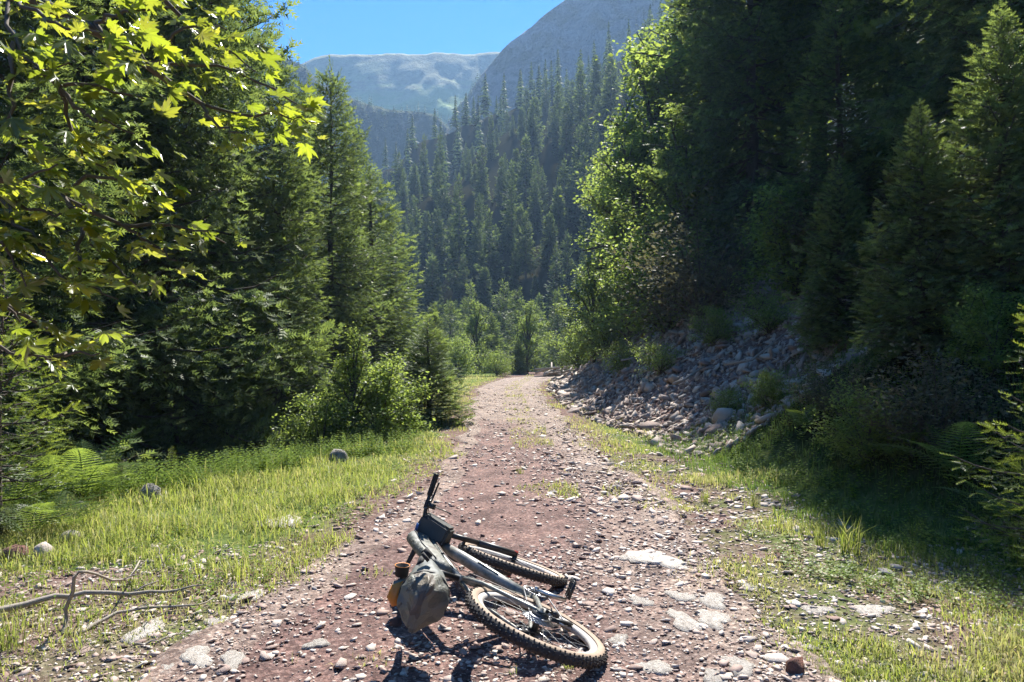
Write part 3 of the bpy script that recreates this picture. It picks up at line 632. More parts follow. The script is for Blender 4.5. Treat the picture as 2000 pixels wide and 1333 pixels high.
tube(g, [np.array(p) - np.array(plane.location) for p in [(-4.3, 2.6, pz - .4), (-4.25, 2.6, 1.2), (-4.1, 2.7, 2.6), (-4.0, 2.9, 4.2), (-3.6, 3.2, 6.0)]], [.2, .17, .14, .11, .06], 10)
g.build('trunk', [M['twig']], plane, True)
twigs = []
def limb(pts, r0, r1): twigs.append((np.array(pts), r0, r1, False))
def twig(pts, r0=.010, r1=.003, leaves=True): twigs.append((np.array(pts), r0, r1, leaves))
limb([(-4.0, 2.9, 3.6), W(-250, -50, 3.2), W(0, -30, 3.3), W(180, 40, 3.5), W(300, 130, 3.7), W(390, 200, 3.9)], .05, .010)
limb([(-4.1, 2.7, 2.6), W(-300, 330, 3.0), W(-60, 330, 3.1), W(120, 380, 3.2), W(240, 440, 3.3)], .04, .008)
limb([(-4.0, 2.9, 4.2), W(-100, -300, 3.4), W(100, -200, 3.6), W(260, -60, 3.8), W(380, 60, 4.0)], .045, .008)
twig([W(390, 200, 3.9), W(470, 230, 3.9), W(545, 215, 3.9), W(600, 240, 3.9)])
twig([W(300, 130, 3.7), W(390, 120, 3.8), W(480, 150, 3.8), W(560, 185, 3.9), W(600, 210, 3.9)])
twig([W(300, 130, 3.7), W(330, 60, 3.6), W(400, 40, 3.6), W(440, 55, 3.6)])
twig([W(380, 60, 4.0), W(430, 90, 4.0), W(500, 140, 4.0)])
twig([W(390, 200, 3.9), W(430, 250, 3.8), W(480, 262, 3.8)])
twig([W(180, 40, 3.5), W(220, 20, 3.2), W(280, 15, 3.1), W(350, 8, 3.1)])
twig([W(180, 40, 3.5), W(220, 90, 3.3), W(270, 110, 3.2), W(310, 115, 3.2)])
twig([W(0, -30, 3.3), W(70, 20, 2.9), W(120, 50, 2.8), W(190, 60, 2.7)])
twig([W(0, -30, 3.3), W(20, 80, 3.0), W(60, 130, 3.0), W(130, 120, 2.9)])
twig([W(60, 130, 3.0), W(110, 170, 3.0), W(200, 165, 3.0), W(290, 190, 3.1), W(310, 205, 3.1)])
twig([W(110, 170, 3.0), W(150, 220, 3.0), W(200, 240, 3.0), W(260, 260, 3.0)])
twig([W(20, 80, 3.0), W(10, 180, 2.9), W(20, 260, 2.9), W(50, 270, 2.9)])
twig([W(110, 170, 3.0), W(135, 250, 3.1), W(160, 300, 3.1), W(220, 330, 3.2)])
twig([W(120, 380, 3.2), W(170, 340, 3.1), W(230, 350, 3.1), W(290, 360, 3.2), W(330, 385, 3.2)])
twig([W(240, 440, 3.3), W(310, 440, 3.3), W(380, 450, 3.3), W(440, 475, 3.4)])
twig([W(240, 440, 3.3), W(300, 480, 3.3), W(345, 510, 3.3)])
twig([W(120, 380, 3.2), W(160, 440, 3.1), W(200, 500, 3.1), W(270, 560, 3.1)])
twig([W(160, 440, 3.1), W(150, 500, 3.0), W(170, 560, 3.0), W(230, 585, 3.0)])
twig([W(-60, 330, 3.1), W(20, 420, 2.9), W(70, 470, 2.9), W(110, 540, 2.9), W(150, 570, 2.9)])
twig([W(-60, 330, 3.1), W(0, 350, 2.9), W(60, 345, 2.8), W(110, 320, 2.8)])
twig([W(-60, 330, 3.1), W(-20, 440, 2.8), W(20, 500, 2.8), W(50, 560, 2.8)])
twig([W(-60, 330, 3.1), W(30, 400, 3.0), W(100, 420, 3.0), W(160, 400, 3.0)])
limb([(-4.2, 2.65, 1.5), W(-300, 480, 2.9), W(-60, 560, 3.0), W(0, 590, 3.0), W(60, 620, 3.0), W(125, 662, 3.0)], .025, .004)
twig([W(-60, 660, 3.0), W(20, 688, 3.0), W(90, 700, 3.0), W(130, 712, 3.0)], .008, .003, False)
twig([W(90, 700, 3.0), W(140, 690, 3.0), W(195, 690, 3.0)])
twig([W(-60, 560, 3.0), W(10, 600, 2.9), W(40, 630, 2.9)])
gb = G(); leaves = []
lr = np.random.default_rng(77)
for pts, r0, r1, hasl in twigs:
    n = 10; t0 = np.linspace(0, 1, len(pts)); tt = np.linspace(0, 1, n)
    sm = np.stack([np.interp(tt, t0, pts[:, c]) for c in range(3)], 1); sm[1:-1] = (sm[:-2] + 2 * sm[1:-1] + sm[2:]) / 4 + lr.normal(0, .008, (n - 2, 3))
    tube(gb, sm - np.array(plane.location), np.linspace(r0, r1, n), 6, cap=False)
    if not hasl: continue
    Lt_ = np.linalg.norm(np.diff(sm, axis=0), axis=1).sum(); cnt = int(Lt_ / .042) + 4
    for q in range(cnt):
        t = lr.uniform(.12, 1.03); p = np.array([np.interp(t, tt, sm[:, c]) for c in range(3)]) + lr.normal(0, .055, 3) * (1, 1.4, 1)
        yaw = lr.uniform(-1.7, 1.7) - .3; leaves.append((p, yaw, lr.uniform(-.75, .35), lr.normal(0, .5), lr.uniform(.045, .115)))
gb.build('limb', [M['twig']], plane, True)
LVS = []
for c_ in range(4):
    v_ = LVt.copy(); r2 = np.hypot(v_[:, 0], v_[:, 1] - .5); v_[:, 2] += (-.22, .16, -.05, .3)[c_] * r2 ** 2 + .07 * np.sin(v_[:, 0] * 7 + c_) * np.cos(v_[:, 1] * 6); v_[:, 0] *= (1, .85, 1.1, .78)[c_]; LVS.append(v_)
lms = [mesh_of('leaf', v_, LTt, M['plane'], rnd=np.full(len(v_), .1 * c_), tip=np.full(len(v_), (0, .5, .2, 1)[c_])) for c_, v_ in enumerate(LVS)]
order = sorted(range(len(leaves)), key=lambda i_: leaves[i_][0][1] / leaves[i_][4])
gs = G()
for n_, i_ in enumerate(order):
    p, yaw, pit, rol, s = leaves[i_]
    Rm = Matrix.Rotation(yaw - 1.2, 3, 'Z') @ Matrix.Rotation(pit, 3, 'X') @ Matrix.Rotation(rol, 3, 'Y')
    if n_ < 300:
        o = put('leaf', lms[n_ % 4], plane, Vector(p) - plane.location, Rm.to_euler(), s)
    else: gs.add(LVS[n_ % 4] @ np.array(Rm).T * s + p - np.array(plane.location), LTt, lr.random(), lr.random() ** 2)
o = gs.build('foliage', [M['plane']], plane); tag(o, kind='stuff')
o = None

# ---------------------------------------------------------------- grass, weeds, ferns
def in_view(x, y): return (y > 1.5) & (np.abs(x) < y * .80 + .6)
def blades(P, hgt, wid, rs, tipv, lean=.45):
    n = len(P); az = rs.random(n) * 6.283; ln = np.abs(rs.normal(0, lean, n)); d = np.stack([np.cos(az), np.sin(az), 0 * az], 1); sd = np.stack([-np.sin(az), np.cos(az), 0 * az], 1)
    sd = sd * np.cos(.6) + np.stack([np.ones(n), 0 * az, 0 * az], 1) * .5
    h = hgt[:, None]; w = wid[:, None]; up = np.array([0, 0, 1.0])
    b = P; m_ = P + up * h * .55 + d * h * (ln * .3)[:, None]; t = P + up * h * (1 - .25 * ln[:, None]) + d * h * (ln * 1.0)[:, None]
    V = np.stack([b - sd * w * .5, b + sd * w * .5, m_ + sd * w * .4, m_ - sd * w * .4, t], 1)
    T = np.array([(0, 1, 2), (0, 2, 3), (3, 2, 4)])[None] + (np.arange(n) * 5)[:, None, None]
    return V.reshape(-1, 3), T.reshape(-1, 3), np.repeat(rs.random(n), 5), np.repeat(tipv, 5)
gr_ = np.random.default_rng(301)
def scatter(n, fd, ymin, ymax, dens):
    y = np.exp(gr_.uniform(math.log(ymin), math.log(ymax), n)); x = gr_.uniform(-1, 1, n) * (y * .75 + .4); k = gr_.random(n) < dens(x, y); return x[k], y[k]
def dens_grass(x, y):
    L = np.interp(y, YE, XEL); Rr = np.interp(y, YE, XER); Lb = np.interp(y, YL, XL); Rb = np.interp(y, YR, XR)
    nn = fbm(x * 1.4, y * 1.4, 311, 3); n3 = fbm(x * 4, y * 4, 315, 2)
    left = np.clip((L - x) / .35 + nn * 1.2, 0, 1) * (x > Lb - .5)
    left = left * (.30 + .70 * np.clip((y - 4.9) / .9 + nn, 0, 1)) * np.where(y < 5.6, np.clip(.30 + nn * 2.6 + n3 * .8 + np.clip((y - 5.0), 0, 1) + .5 * (x < -2.3) * (y < 4.6), .02, 1), np.clip(.8 + nn * 1.5 + n3 * .5, .15, 1))
    right = np.clip((x - Rr + .25) / .5 + nn * 1.3, 0, 1) * (x < Rb + .3) * np.clip(.30 + nn * 2.2 + n3 * .7, .02, 1) * np.where(y < 6, .6, .8)
    mid = (np.abs(x - (L + Rr) / 2 - .12) < .34) * (y > 7.0) * np.clip(nn * 2.4 + .1 + np.clip((y - 9) / 6, 0, 1) * .6, 0, .9)
    inr = ((x > L) & (x < Rr)) * np.clip(nn * 1.5 - .55, 0, .15)
    return np.clip(left + right + mid + inr, 0, 1)
x, y = scatter(620000, None, 2.6, 50, dens_grass); k = (y > 3.0) | True
z = H(x, y) + .004; n = len(x); big = np.clip(y / 7, .8, 5)
L_ = np.interp(y, YE, XEL); tall = np.where(x < L_ - .5, 1.0, .7)
hh = gr_.uniform(.035, .14, n) * tall * np.where(y < 5.2, .75, 1) * np.clip(.85 + 1.3 * fbm(x * 1.6, y * 1.6, 321, 3), .35, 2.0) * np.where(gr_.random(n) < .06, 1.6, 1); ww = gr_.uniform(.0045, .008, n) * big ** .75
dry = np.clip(gr_.random(n) ** 2 * 1.1 + .5 * (fbm(x * .7, y * .7, 331) > .12) * gr_.random(n) + np.where(y > 12, .35, 0), 0, 1)
V, T, a, t = blades(np.stack([x, y, z], 1), hh, ww, gr_, dry, .8)
o = put('grass', mesh_of('grass', V, T, M['grass'], rnd=a, tip=t)); tag(o, 'bright trodden grass on the verges and between the wheel tracks', 'grass', kind='stuff')
# bank grass on the right, its shade also put into darker blade colours
x = gr_.uniform(1.8, 9, 42000); y = gr_.uniform(5.3, 13, 42000); Rb = np.interp(y, YR, XR); k = (x > Rb - .45) & (x < Rb + 4) & (np.abs(x) < y * .75 + .4) & (fbm(x * 1.2, y * 1.2, 341) > -.28)
x, y = x[k], y[k]; n = len(x); V, T, a, t = blades(np.stack([x, y, H(x, y)], 1), gr_.uniform(.05, .15, n), gr_.uniform(.005, .009, n), gr_, gr_.random(n) ** 2, .6)
o = put('bank_grass', mesh_of('bank_grass', V, T, M['shade_toned_grass'], rnd=a, tip=t)); tag(o, 'longer grass in the shade along the right bank', 'grass', kind='stuff')
# grass tufts one can tell apart
def tuft_mesh(seed, n, h, w):
    r = np.random.default_rng(seed); P = np.stack([r.normal(0, .03, n), r.normal(0, .03, n), 0 * r.random(n)], 1)
    V, T, a, t = blades(P, r.uniform(.5, 1, n) * h, np.full(n, w), r, r.random(n) ** 3, .5); return mesh_of('grass_tuft', V, T, M['grass'], rnd=a, tip=t)
TM = [tuft_mesh(k, 46, .24, .006) for k in range(3)]
for k, (px, py, s, lab) in enumerate((
        (1655, 1082, 1.5, 'tall grass tuft with splayed blades at the edge of the right-hand shade'), (1600, 1068, 1.0, 'grass tuft just left of the splayed tall one'),
        (1470, 990, .9, 'small tuft where the shade meets the track'), (1990, 1110, 1.5, 'long-bladed tuft in the right edge'), (1375, 980, .8, 'tuft nearest the bramble at the track edge'),
        (465, 1135, .9, 'vivid tuft on the left gravel edge below the grass'), (28, 1265, 1.1, 'reedy tuft in the bottom left shadow'), (30, 1040, 1.4, 'long-bladed tuft under the ferns at the left edge'),
        (1015, 930, .7, 'tuft growing in the middle of the track'), (1110, 1310, .45, 'small tuft inside the shadow of the rear wheel'), (1000, 1320, .35, 'tiny sprout in front of the bicycle'))):
    d = 1.5 * 1444 / (py - 690); o = put('grass_tuft', TM[k % 3], None, (PX(px, d), d, float(H(PX(px, d), d))), (0, 0, k * 1.3), s); tag(o, lab, 'grass tuft', 'grass tufts')
# small leafy weeds
def weeds(name, x, y, label, hmin, hmax, ls):
    g = G(); n = len(x); z = H(x, y); r = gr_
    st = []
    for i_ in range(n):
        h = r.uniform(hmin, hmax); k = int(h / .035) + 2; q = np.arange(k); az = r.random() * 6 + q * 1.57; zz = h * (q + 1) / k; l = ls * (1.1 - .5 * q / k) * r.uniform(.8, 1.2)
        lean = r.normal(0, .12, 2); cx_ = x[i_] + lean[0] * zz; cy_ = y[i_] + lean[1] * zz
        for sgn in (0, math.pi):
            a_ = az + sgn; d = np.stack([np.cos(a_), np.sin(a_), .25 + 0 * a_], 1); s_ = np.stack([-np.sin(a_), np.cos(a_), 0 * a_], 1); c = np.stack([cx_, cy_, z[i_] + zz], 1)
            V = np.stack([c, c + d * l[:, None] * .5 + s_ * l[:, None] * .3, c + d * l[:, None], c + d * l[:, None] * .5 - s_ * l[:, None] * .3], 1)
            st.append((V.reshape(-1, 3), (np.array([(0, 1, 2), (0, 2, 3)])[None] + (q * 4)[:, None, None]).reshape(-1, 3), r.random()))
    for V, T, a in st: g.add(V, T, a, 0)
    o = g.build(name, [M['weed']]); tag(o, label, 'weeds', kind='stuff')
y = gr_.uniform(6.5, 13, 5200); Lb = np.interp(y, YL, XL); x = Lb + gr_.normal(.15, .35, len(y)); k = (fbm(x * 1.2, y * 1.2, 351) > -.25) & (x < np.interp(y, YE, XEL) - .2); weeds('weeds', x[k][:1500], y[k][:1500], 'bright nettle-like weeds along the outer edge of the left verge', .10, .34, .045)
y = gr_.uniform(3.5, 6.4, 2500); x = gr_.uniform(1.9, 4.4, 2500); k = (fbm(x * 1.5, y * 1.5, 355) > -.05) & (x < y * .75); weeds('clover_patch', x[k][:900], y[k][:900], 'low leafy clover and weeds in the bottom right corner', .03, .12, .028)
y = gr_.uniform(5.5, 12, 1500); x = np.interp(y, YR, XR) + gr_.uniform(0, 3, 1500); weeds('bank_weeds', x[:900], y[:900], 'dark leafy undergrowth on the shaded right bank', .05, .22, .05)
y = gr_.uniform(4.2, 12, 2600); x = np.interp(y, YE, XEL) - gr_.uniform(.2, 2.6, 2600); k = (x > np.interp(y, YL, XL)) & (fbm(x * 1.8, y * 1.8, 358) > .05); weeds('verge_weeds', x[k][:700], y[k][:700], 'low broad-leaved weeds scattered through the left verge grass', .03, .11, .035)
# ferns
def frond_mesh(seed):
    r = np.random.default_rng(seed); g = G(); n = 22
    ax = [np.array([t, 0, .55 * t - .62 * t * t]) for t in np.linspace(0, 1, n)]
    tube(g, ax[::3], np.linspace(.006, .002, len(ax[::3])), 3, cap=False)
    for i_ in range(3, n):
        t = i_ / n; l = .25 * math.sin(math.pi * min(1, t * .95 + .06)) ** .8 * (1.1 - .6 * t)
        for sgn in (-1, 1):
            o_ = ax[i_]; d = np.array([.35, sgn, -.12]); d /= np.linalg.norm(d); m = max(3, int(l / .022))
            for q in range(m):
                c = o_ + d * l * q / m; w = .017 * (1 - .7 * q / m); g.add([c, c + d * l / m * 1.2 + (w, 0, .0), c + d * l / m * 1.5, c + d * l / m * .5 - (w * .9, 0, 0)], [(0, 2, 1), (0, 3, 2)], r.random(), 0)
    return g.mesh('frond', [M['fern']])
FM = [frond_mesh(1), frond_mesh(2)]
for px, d, s, nf, lab in ((20, 6.6, .75, 11, 'dense fern at the left edge, silvery in the sun'), (95, 7.2, .75, 11, 'big fern in front of the left dark wood'), (165, 7.3, .8, 10, 'fern with one frond raised above the dark hollow'),
        (60, 5.9, .5, 8, 'low fern nearest the camera on the left'), (130, 6.2, .45, 8, 'small fern between the left ferns and the boulder'), (1570, 9.3, .5, 8, 'sunlit-tipped fern at the foot of the right bank'), (1650, 8.0, .5, 8, 'shaded fern on the right bank'),
        (1750, 7.2, .55, 9, 'fern under the right-hand young fir'), (1870, 6.3, .7, 9, 'dark fern near the right edge'), (1960, 5.6, .55, 8, 'low fern crossing the right edge')):
    xx = PX(px, d); o = empty('fern', (xx, d, float(H(xx, d)) + .02)); tag(o, lab, 'fern', 'ferns on the banks')
    for k in range(nf): put('frond', FM[k % 2], o, None, (0, -R(random.uniform(18, 48)), k * 6.283 / nf + random.uniform(-.25, .25)), s * 1.15 * random.uniform(.75, 1.1))

# ---------------------------------------------------------------- stones
def lump(seed, n=9, flat=.5, jag=.28):
    """angular stone: convex hull of scattered points"""
    import bmesh
    r = np.random.default_rng(seed); bm = bmesh.new()
    P = r.normal(0, 1, (n, 3)); P /= np.linalg.norm(P, axis=1)[:, None]; P *= r.uniform(1 - jag, 1, n)[:, None] * (.5, .42, .5 * flat)
    vs = [bm.verts.new(p) for p in P]; res = bmesh.ops.convex_hull(bm, input=vs); bmesh.ops.delete(bm, geom=[v for v in bm.verts if not v.link_faces], context='VERTS')
    bmesh.ops.triangulate(bm, faces=bm.faces); bm.verts.index_update()
    V = np.array([v.co[:] for v in bm.verts]); T = np.array([[v.index for v in f.verts] for f in bm.faces]); bm.free(); return V, T
def slab(seed, n=6):
    r = np.random.default_rng(seed); th = np.sort((np.arange(n) + r.uniform(-.3, .3, n)) / n * 6.283); rr = r.uniform(.34, .55, n); asp = r.uniform(.5, .9); th_ = r.uniform(.035, .09)
    top = np.stack([rr * np.cos(th), rr * asp * np.sin(th), th_ + r.uniform(-.02, .02, n)], 1); bot = top * (1.06, 1.06, 0) + np.stack([0 * rr, 0 * rr, -th_ + r.uniform(-.02, .02, n)], 1)
    V = np.concatenate([top, bot]); j = np.arange(n); j2 = (j + 1) % n
    T = np.concatenate([np.stack([np.zeros(n - 2, int), j[1:-1], j[2:]], 1), np.stack([np.full(n - 2, n), n + j[2:], n + j[1:-1]], 1), np.stack([n + j, n + j2, j2], 1), np.stack([n + j, j2, j], 1)])
    return V, T
LUMPS = [lump(k, 9, .45 + .05 * (k % 5)) for k in range(12)]; PEB = [lump(50 + k, 7, .34) for k in range(6)] + [slab(70 + k, 5) for k in range(5)]; SLABS = [slab(k, 4 + k % 3) for k in range(14)]
def fill(tpls, P, S, Rms, rnd):
    """numpy instancing of stone templates into one mesh"""
    g = G(); idx = np.arange(len(P)) % len(tpls)
    for k, (V, T) in enumerate(tpls):
        q = np.where(idx == k)[0]
        if not len(q): continue
        VV = np.einsum('nij,mj->nmi', Rms[q], V) * S[q][:, None, None] + P[q][:, None]
        g.add(VV.reshape(-1, 3), (T[None] + (np.arange(len(q)) * len(V))[:, None, None]).reshape(-1, 3), np.repeat(rnd[q], len(V)))
    return g
def rots(n, rs, tilt, nrm=None):
    a = rs.random(n) * 6.283; t1 = rs.normal(0, tilt, n); t2 = rs.normal(0, tilt, n); ca, sa = np.cos(a), np.sin(a); Z0 = 0 * a; O1 = Z0 + 1
    Rz = np.stack([np.stack([ca, -sa, Z0], 1), np.stack([sa, ca, Z0], 1), np.stack([Z0, Z0, O1], 1)], 1)
    c, s = np.cos(t1), np.sin(t1); Rx = np.stack([np.stack([O1, Z0, Z0], 1), np.stack([Z0, c, -s], 1), np.stack([Z0, s, c], 1)], 1)
    c, s = np.cos(t2), np.sin(t2); Ry = np.stack([np.stack([c, Z0, s], 1), np.stack([Z0, O1, Z0], 1), np.stack([-s, Z0, c], 1)], 1)
    M_ = Rx @ Ry @ Rz
    if nrm is not None:
        nz = nrm / np.linalg.norm(nrm, axis=1)[:, None]; ex = np.cross(np.tile([0., 1, 0], (n, 1)), nz); ex /= np.linalg.norm(ex, axis=1)[:, None]; ey = np.cross(nz, ex)
        M_ = np.stack([ex, ey, nz], 2) @ M_
    return M_
sr = np.random.default_rng(401)
# gravel on the track: too many to count
y = np.exp(sr.uniform(math.log(2.9), math.log(34), 140000)); x = sr.uniform(-1, 1, 140000) * (y * .72 + .3)
L = np.interp(y, YE, XEL); Rr = np.interp(y, YE, XER); nn = fbm(x * 1.1, y * 1.1, 411, 3)
dn = np.where((x > L - .1) & (x < Rr + .1), np.clip(.62 + nn * 1.1 + np.clip(x * .25, -.2, .3), .12, 1), np.where((y < 5.8) & (x > -4.2) | ((x > Rr) & (x < Rr + 1.5) & (y < 14)), .6, np.where((x > L - .8) & (x < Rr + .8), .25, 0.0))); dn = np.where((x > L) & (x < Rr) & (y > 5.5) & (y < 11) & (x < .3), dn * .55, dn)
k = sr.random(140000) < dn; x, y = x[k], y[k]; n = len(x); s = np.clip(sr.lognormal(-3.7, .58, n), .011, .11) * np.clip(y / 5, .8, 1.5)
g = fill(PEB, np.stack([x, y, RZ(x, y) + s * .06], 1), s, rots(n, sr, .25), sr.random(n)); o = g.build('gravel', [M['stone']], road); tag(o, kind='stuff')
# stones big enough to pick apart: each one its own piece of the track
smesh = [mesh_of('stone', V, T, M['stone'], rnd=np.full(len(V), .05)) for V, T in LUMPS] + [mesh_of('stone', V * (1, 1, .8), T, M['stone'], rnd=np.full(len(V), .1)) for V, T in SLABS[:6]]
y = np.exp(sr.uniform(math.log(3.15), math.log(9.5), 3000)); x = sr.uniform(-1, 1, 3000) * (y * .70); cnt = 0
L = np.interp(y, YE, XEL); Rr = np.interp(y, YE, XER)
for i_ in range(3000):
    if cnt >= 275: break
    inside = (L[i_] < x[i_] < Rr[i_]) or (y[i_] < 5.2 and -3 < x[i_] < 2.9)
    if not inside: continue
    if x[i_] < .25 and y[i_] > 5.2 and sr.random() < .7: continue
    s = float(np.clip(sr.lognormal(-2.75, .38), .045, .17)); o = put('stone', smesh[sr.integers(len(smesh))], road, (x[i_], y[i_], float(RZ(x[i_], y[i_])) + s * .05), (sr.normal(0, .15), sr.normal(0, .15), sr.random() * 6.28), (s, s, s * .6)); cnt += 1
# pale slabs of bedrock worn flush with the track
def plate(seed, asp):
    r = np.random.default_rng(seed); n = 26; th = np.arange(n) / n * 6.283; base = .5 + .13 * np.sin(th * 2 + r.random() * 6) + .09 * np.sin(th * 3 + r.random() * 6) + r.uniform(-.09, .09, n)
    V = [(0, 0, .045)]; T = []; lv = ((.35, .05), (.7, .042), (.93, .028), (1.0, -.03))
    for f, z_ in lv:
        for k in range(n): V.append((base[k] * f * math.cos(th[k]), base[k] * asp * f * math.sin(th[k]), z_ + r.uniform(-.009, .009)))
    for k in range(n): T.append((0, 1 + k, 1 + (k + 1) % n))
    for q in range(3):
        for k in range(n): a_ = 1 + q * n + k; b_ = 1 + q * n + (k + 1) % n; T += [(a_, a_ + n, b_ + n), (a_, b_ + n, b_)]
    return mesh_of('stone', V, T, M['pale_stone'], rnd=np.full(len(V), .5))
for k, (px, py, w, asp) in enumerate(((1280, 1096, 105, .55), (1335, 1215, 62, .75), (1388, 1212, 66, .7), (1330, 1170, 50, .6), (1390, 1180, 60, .6), (1250, 1175, 55, .4), (1700, 1188, 80, .4), (1590, 1190, 60, .4), (1440, 1305, 70, .5), (1270, 1300, 80, .4), (1560, 1258, 60, .3),
        (290, 1228, 70, .7), (400, 1235, 40, .8), (430, 1212, 50, .6), (390, 1290, 75, .6), (458, 1297, 55, .7), (490, 1165, 60, .5), (330, 1318, 60, .6), (550, 1022, 80, .6), (470, 1165, 40, .6), (1225, 1090, 45, .4), (1460, 1148, 50, .4), (1395, 1325, 60, .5), (1205, 1250, 60, .3), (620, 1260, 50, .4))):
    d = 1.5 * 1444 / (py - 690); xx = PX(px, d); w_ = w * .85 / 1444 * d; o = put('stone', plate(500 + k, 1), road if k != 18 else None, (xx, d, float(RZ(xx, d)) + .002), (0, 0, sr.random() * .6), (w_, w_ * asp * 2.6, w_ * .5 + .10))
    if k == 18: o.name = 'flat_stone'; o.location.z += .015; tag(o, 'flat white stone lying alone in the left grass', 'stone')
# scree of broken slate below the right slope
N = 29000; y = np.exp(sr.uniform(math.log(10.5), math.log(45), N)); q = sr.beta(1.05, 1.25, N) * 7.2; x = np.interp(y, YR, XR) - .35 + q
k = (fbm(x * .5, y * .25, 421) > -.8 + .05 * q) & (x < y * .62); x, y, q = x[k], y[k], q[k]; n = len(x); s = np.clip(sr.lognormal(-2.42, .58, n), .04, .45) * np.clip(.75 + y / 60, .8, 1.5)
nv = Hn(x, y).T; Rm = rots(n, sr, .5, nv); P = np.stack([x, y, H(x, y) + s * .12], 1); near = np.argsort(y / s + 3 * np.abs(q - 1.2))
scr = put('scree', None) if False else empty('scree', (2.5, 14, 0)); tag(scr, 'bank of broken grey-purple slate spilling to the right edge of the track', 'scree')
sc_m = [mesh_of('stone', V, T, M['scree'], rnd=np.full(len(V), .3)) for V, T in SLABS]
for i_ in near[:295]:
    o = put('stone', sc_m[i_ % 14], scr, Vector(P[i_]) - scr.location, Matrix(Rm[i_]).to_euler(), float(s[i_]))
r_ = near[295:]; g = fill(SLABS, P[r_] - np.array(scr.location), s[r_], Rm[r_], sr.random(len(r_))); o = g.build('rubble', [M['scree']], scr); tag(o, kind='stuff')
# loose rocks that stand out
def rock_obj(name, x, y, size, mat, label, seed, flat=.7, lift=.2, rz=0, n=26):
    V, T = lump(seed, n * 3, flat * 1.6, .30); me = mesh_of(name, V, T, M[mat], rnd=np.full(len(V), .5)); o = put(name, me, None, (x, y, float(H(x, y)) + size * lift), (0, 0, rz), size); tag(o, label, 'rock'); return o
rock_obj('boulder', PX(295, 7.5), 7.5, .27, 'boulder', 'mossy grey boulder half sunk in the left grass', 601, .8, .1)
rock_obj('boulder', PX(663, 10.2), 10.2, .32, 'boulder', 'lichen-covered boulder on the crest of the verge beside the dark wood', 602, .7, .12)
rock_obj('boulder', PX(160, 6.9), 6.9, .2, 'boulder', 'small brown boulder among the weeds below the ferns', 603, .8, .1)
rock_obj('rock', PX(775, 4.05), 4.05, .085, 'red_rock', 'small rust-red block beside the seat pack', 604, .75, .25, .3, 10)
rock_obj('rock', PX(1548, 3.45), 3.45, .14, 'red_rock', 'dark rust-red rock at the bottom edge right of the bicycle', 605, .75, .25, 1, 7)
rock_obj('rock', PX(35, 5.4), 5.4, .2, 'red_rock', 'brown rock at the left edge among pale rubble', 606, .6, .2, 0, 12)
rock_obj('rock', PX(90, 5.5), 5.5, .2, 'stone', 'pale rock beside the brown one at the left edge', 607, .5, .2, 2, 12)
rock_obj('rock', PX(140, 5.9), 5.9, .18, 'pale_stone', 'long pale rock in the grass below the ferns', 608, .4, .2, .4, 12)
rock_obj('rock', PX(1415, 12.3), 12.3, .5, 'scree', 'largest slab at the right end of the scree', 609, .5, .2, .4, 12)
rock_obj('rock', PX(1310, 5.9), 5.9, .08, 'red_rock', 'small dark rock near the pale bedrock on the track', 610, .7, .2, .4, 10)

# ---------------------------------------------------------------- fallen wood
def stick(name, pts, r0, r1, label, side=(), cat='branch'):
    P = np.array([(PX(px, 1.5 * 1444 / (py - 690 + 1444 * h_ / (1.5 * 1444 / (py - 690)) * 0)), 0, 0) for px, py, h_ in pts]); out = []
    for px, py, h_ in pts:
        d = (1.5 - h_) * 1444 / (py - 690); xx = PX(px, d); out.append((xx, d, h_ + float(H(xx, d))))
    out = np.array(out); o0 = out[0].copy(); g = G(); n = 14; t0 = np.linspace(0, 1, len(out)); tt = np.linspace(0, 1, n)
    sm = np.stack([np.interp(tt, t0, out[:, c]) for c in range(3)], 1) + np.random.default_rng(len(name) + len(pts)).normal(0, .006, (n, 3)); tube(g, sm - o0, np.linspace(r0, r1, n), 7)
    for f, dv in side: p = np.array([np.interp(f, tt, sm[:, c]) for c in range(3)]) - o0; tube(g, [p, p + np.array(dv) * .5 + (0, 0, .01), p + np.array(dv)], [r1 * .9, r1 * .7, r1 * .3], 5)
    o = g.build(name, [M['deadwood']], None, True); o.location = o0; tag(o, label, cat); return o
stick('fallen_log', [(-60, 1208, .05), (60, 1175, .06), (150, 1155, .07), (290, 1148, .05), (380, 1150, .03)], .021, .008, 'thick weathered dead branch lying from the left edge', [(.7, (.12, .1, .05)), (.9, (.2, .02, .03))])
stick('fallen_branch', [(130, 1235, .0), (131, 1215, .03), (135, 1185, .12), (150, 1125, .30), (165, 1112, .34), (195, 1122, .26), (245, 1131, .16), (262, 1118, .14), (275, 1092, .12)], .012, .005, 'bleached dead branch bent upright over the thick one', [(.75, (.1, .05, .02)), (.85, (.06, .1, .08))])
stick('fallen_branch', [(150, 1238, .01), (200, 1210, .02), (260, 1185, .04), (330, 1178, .04), (390, 1178, .03), (420, 1168, .02)], .012, .004, 'long thin bleached stick pointing from the bent branch to the track', [(.4, (.1, .05, .02))])
stick('fallen_branch', [(268, 1255, .01), (320, 1245, .015), (368, 1225, .02)], .006, .003, 'short thin twig lying between the pale slabs at lower left')
stick('twig', [(325, 1105, .02), (322, 1092, .06), (312, 1065, .14)], .006, .003, 'dark forked twig sticking up from the left grass', [(.35, (.09, .03, .12))])
pile = empty('brush_pile', (PX(1090, 46.5), 46.5, 0)); tag(pile, 'heap of grey cut logs and branches beside the track bend', 'log pile')
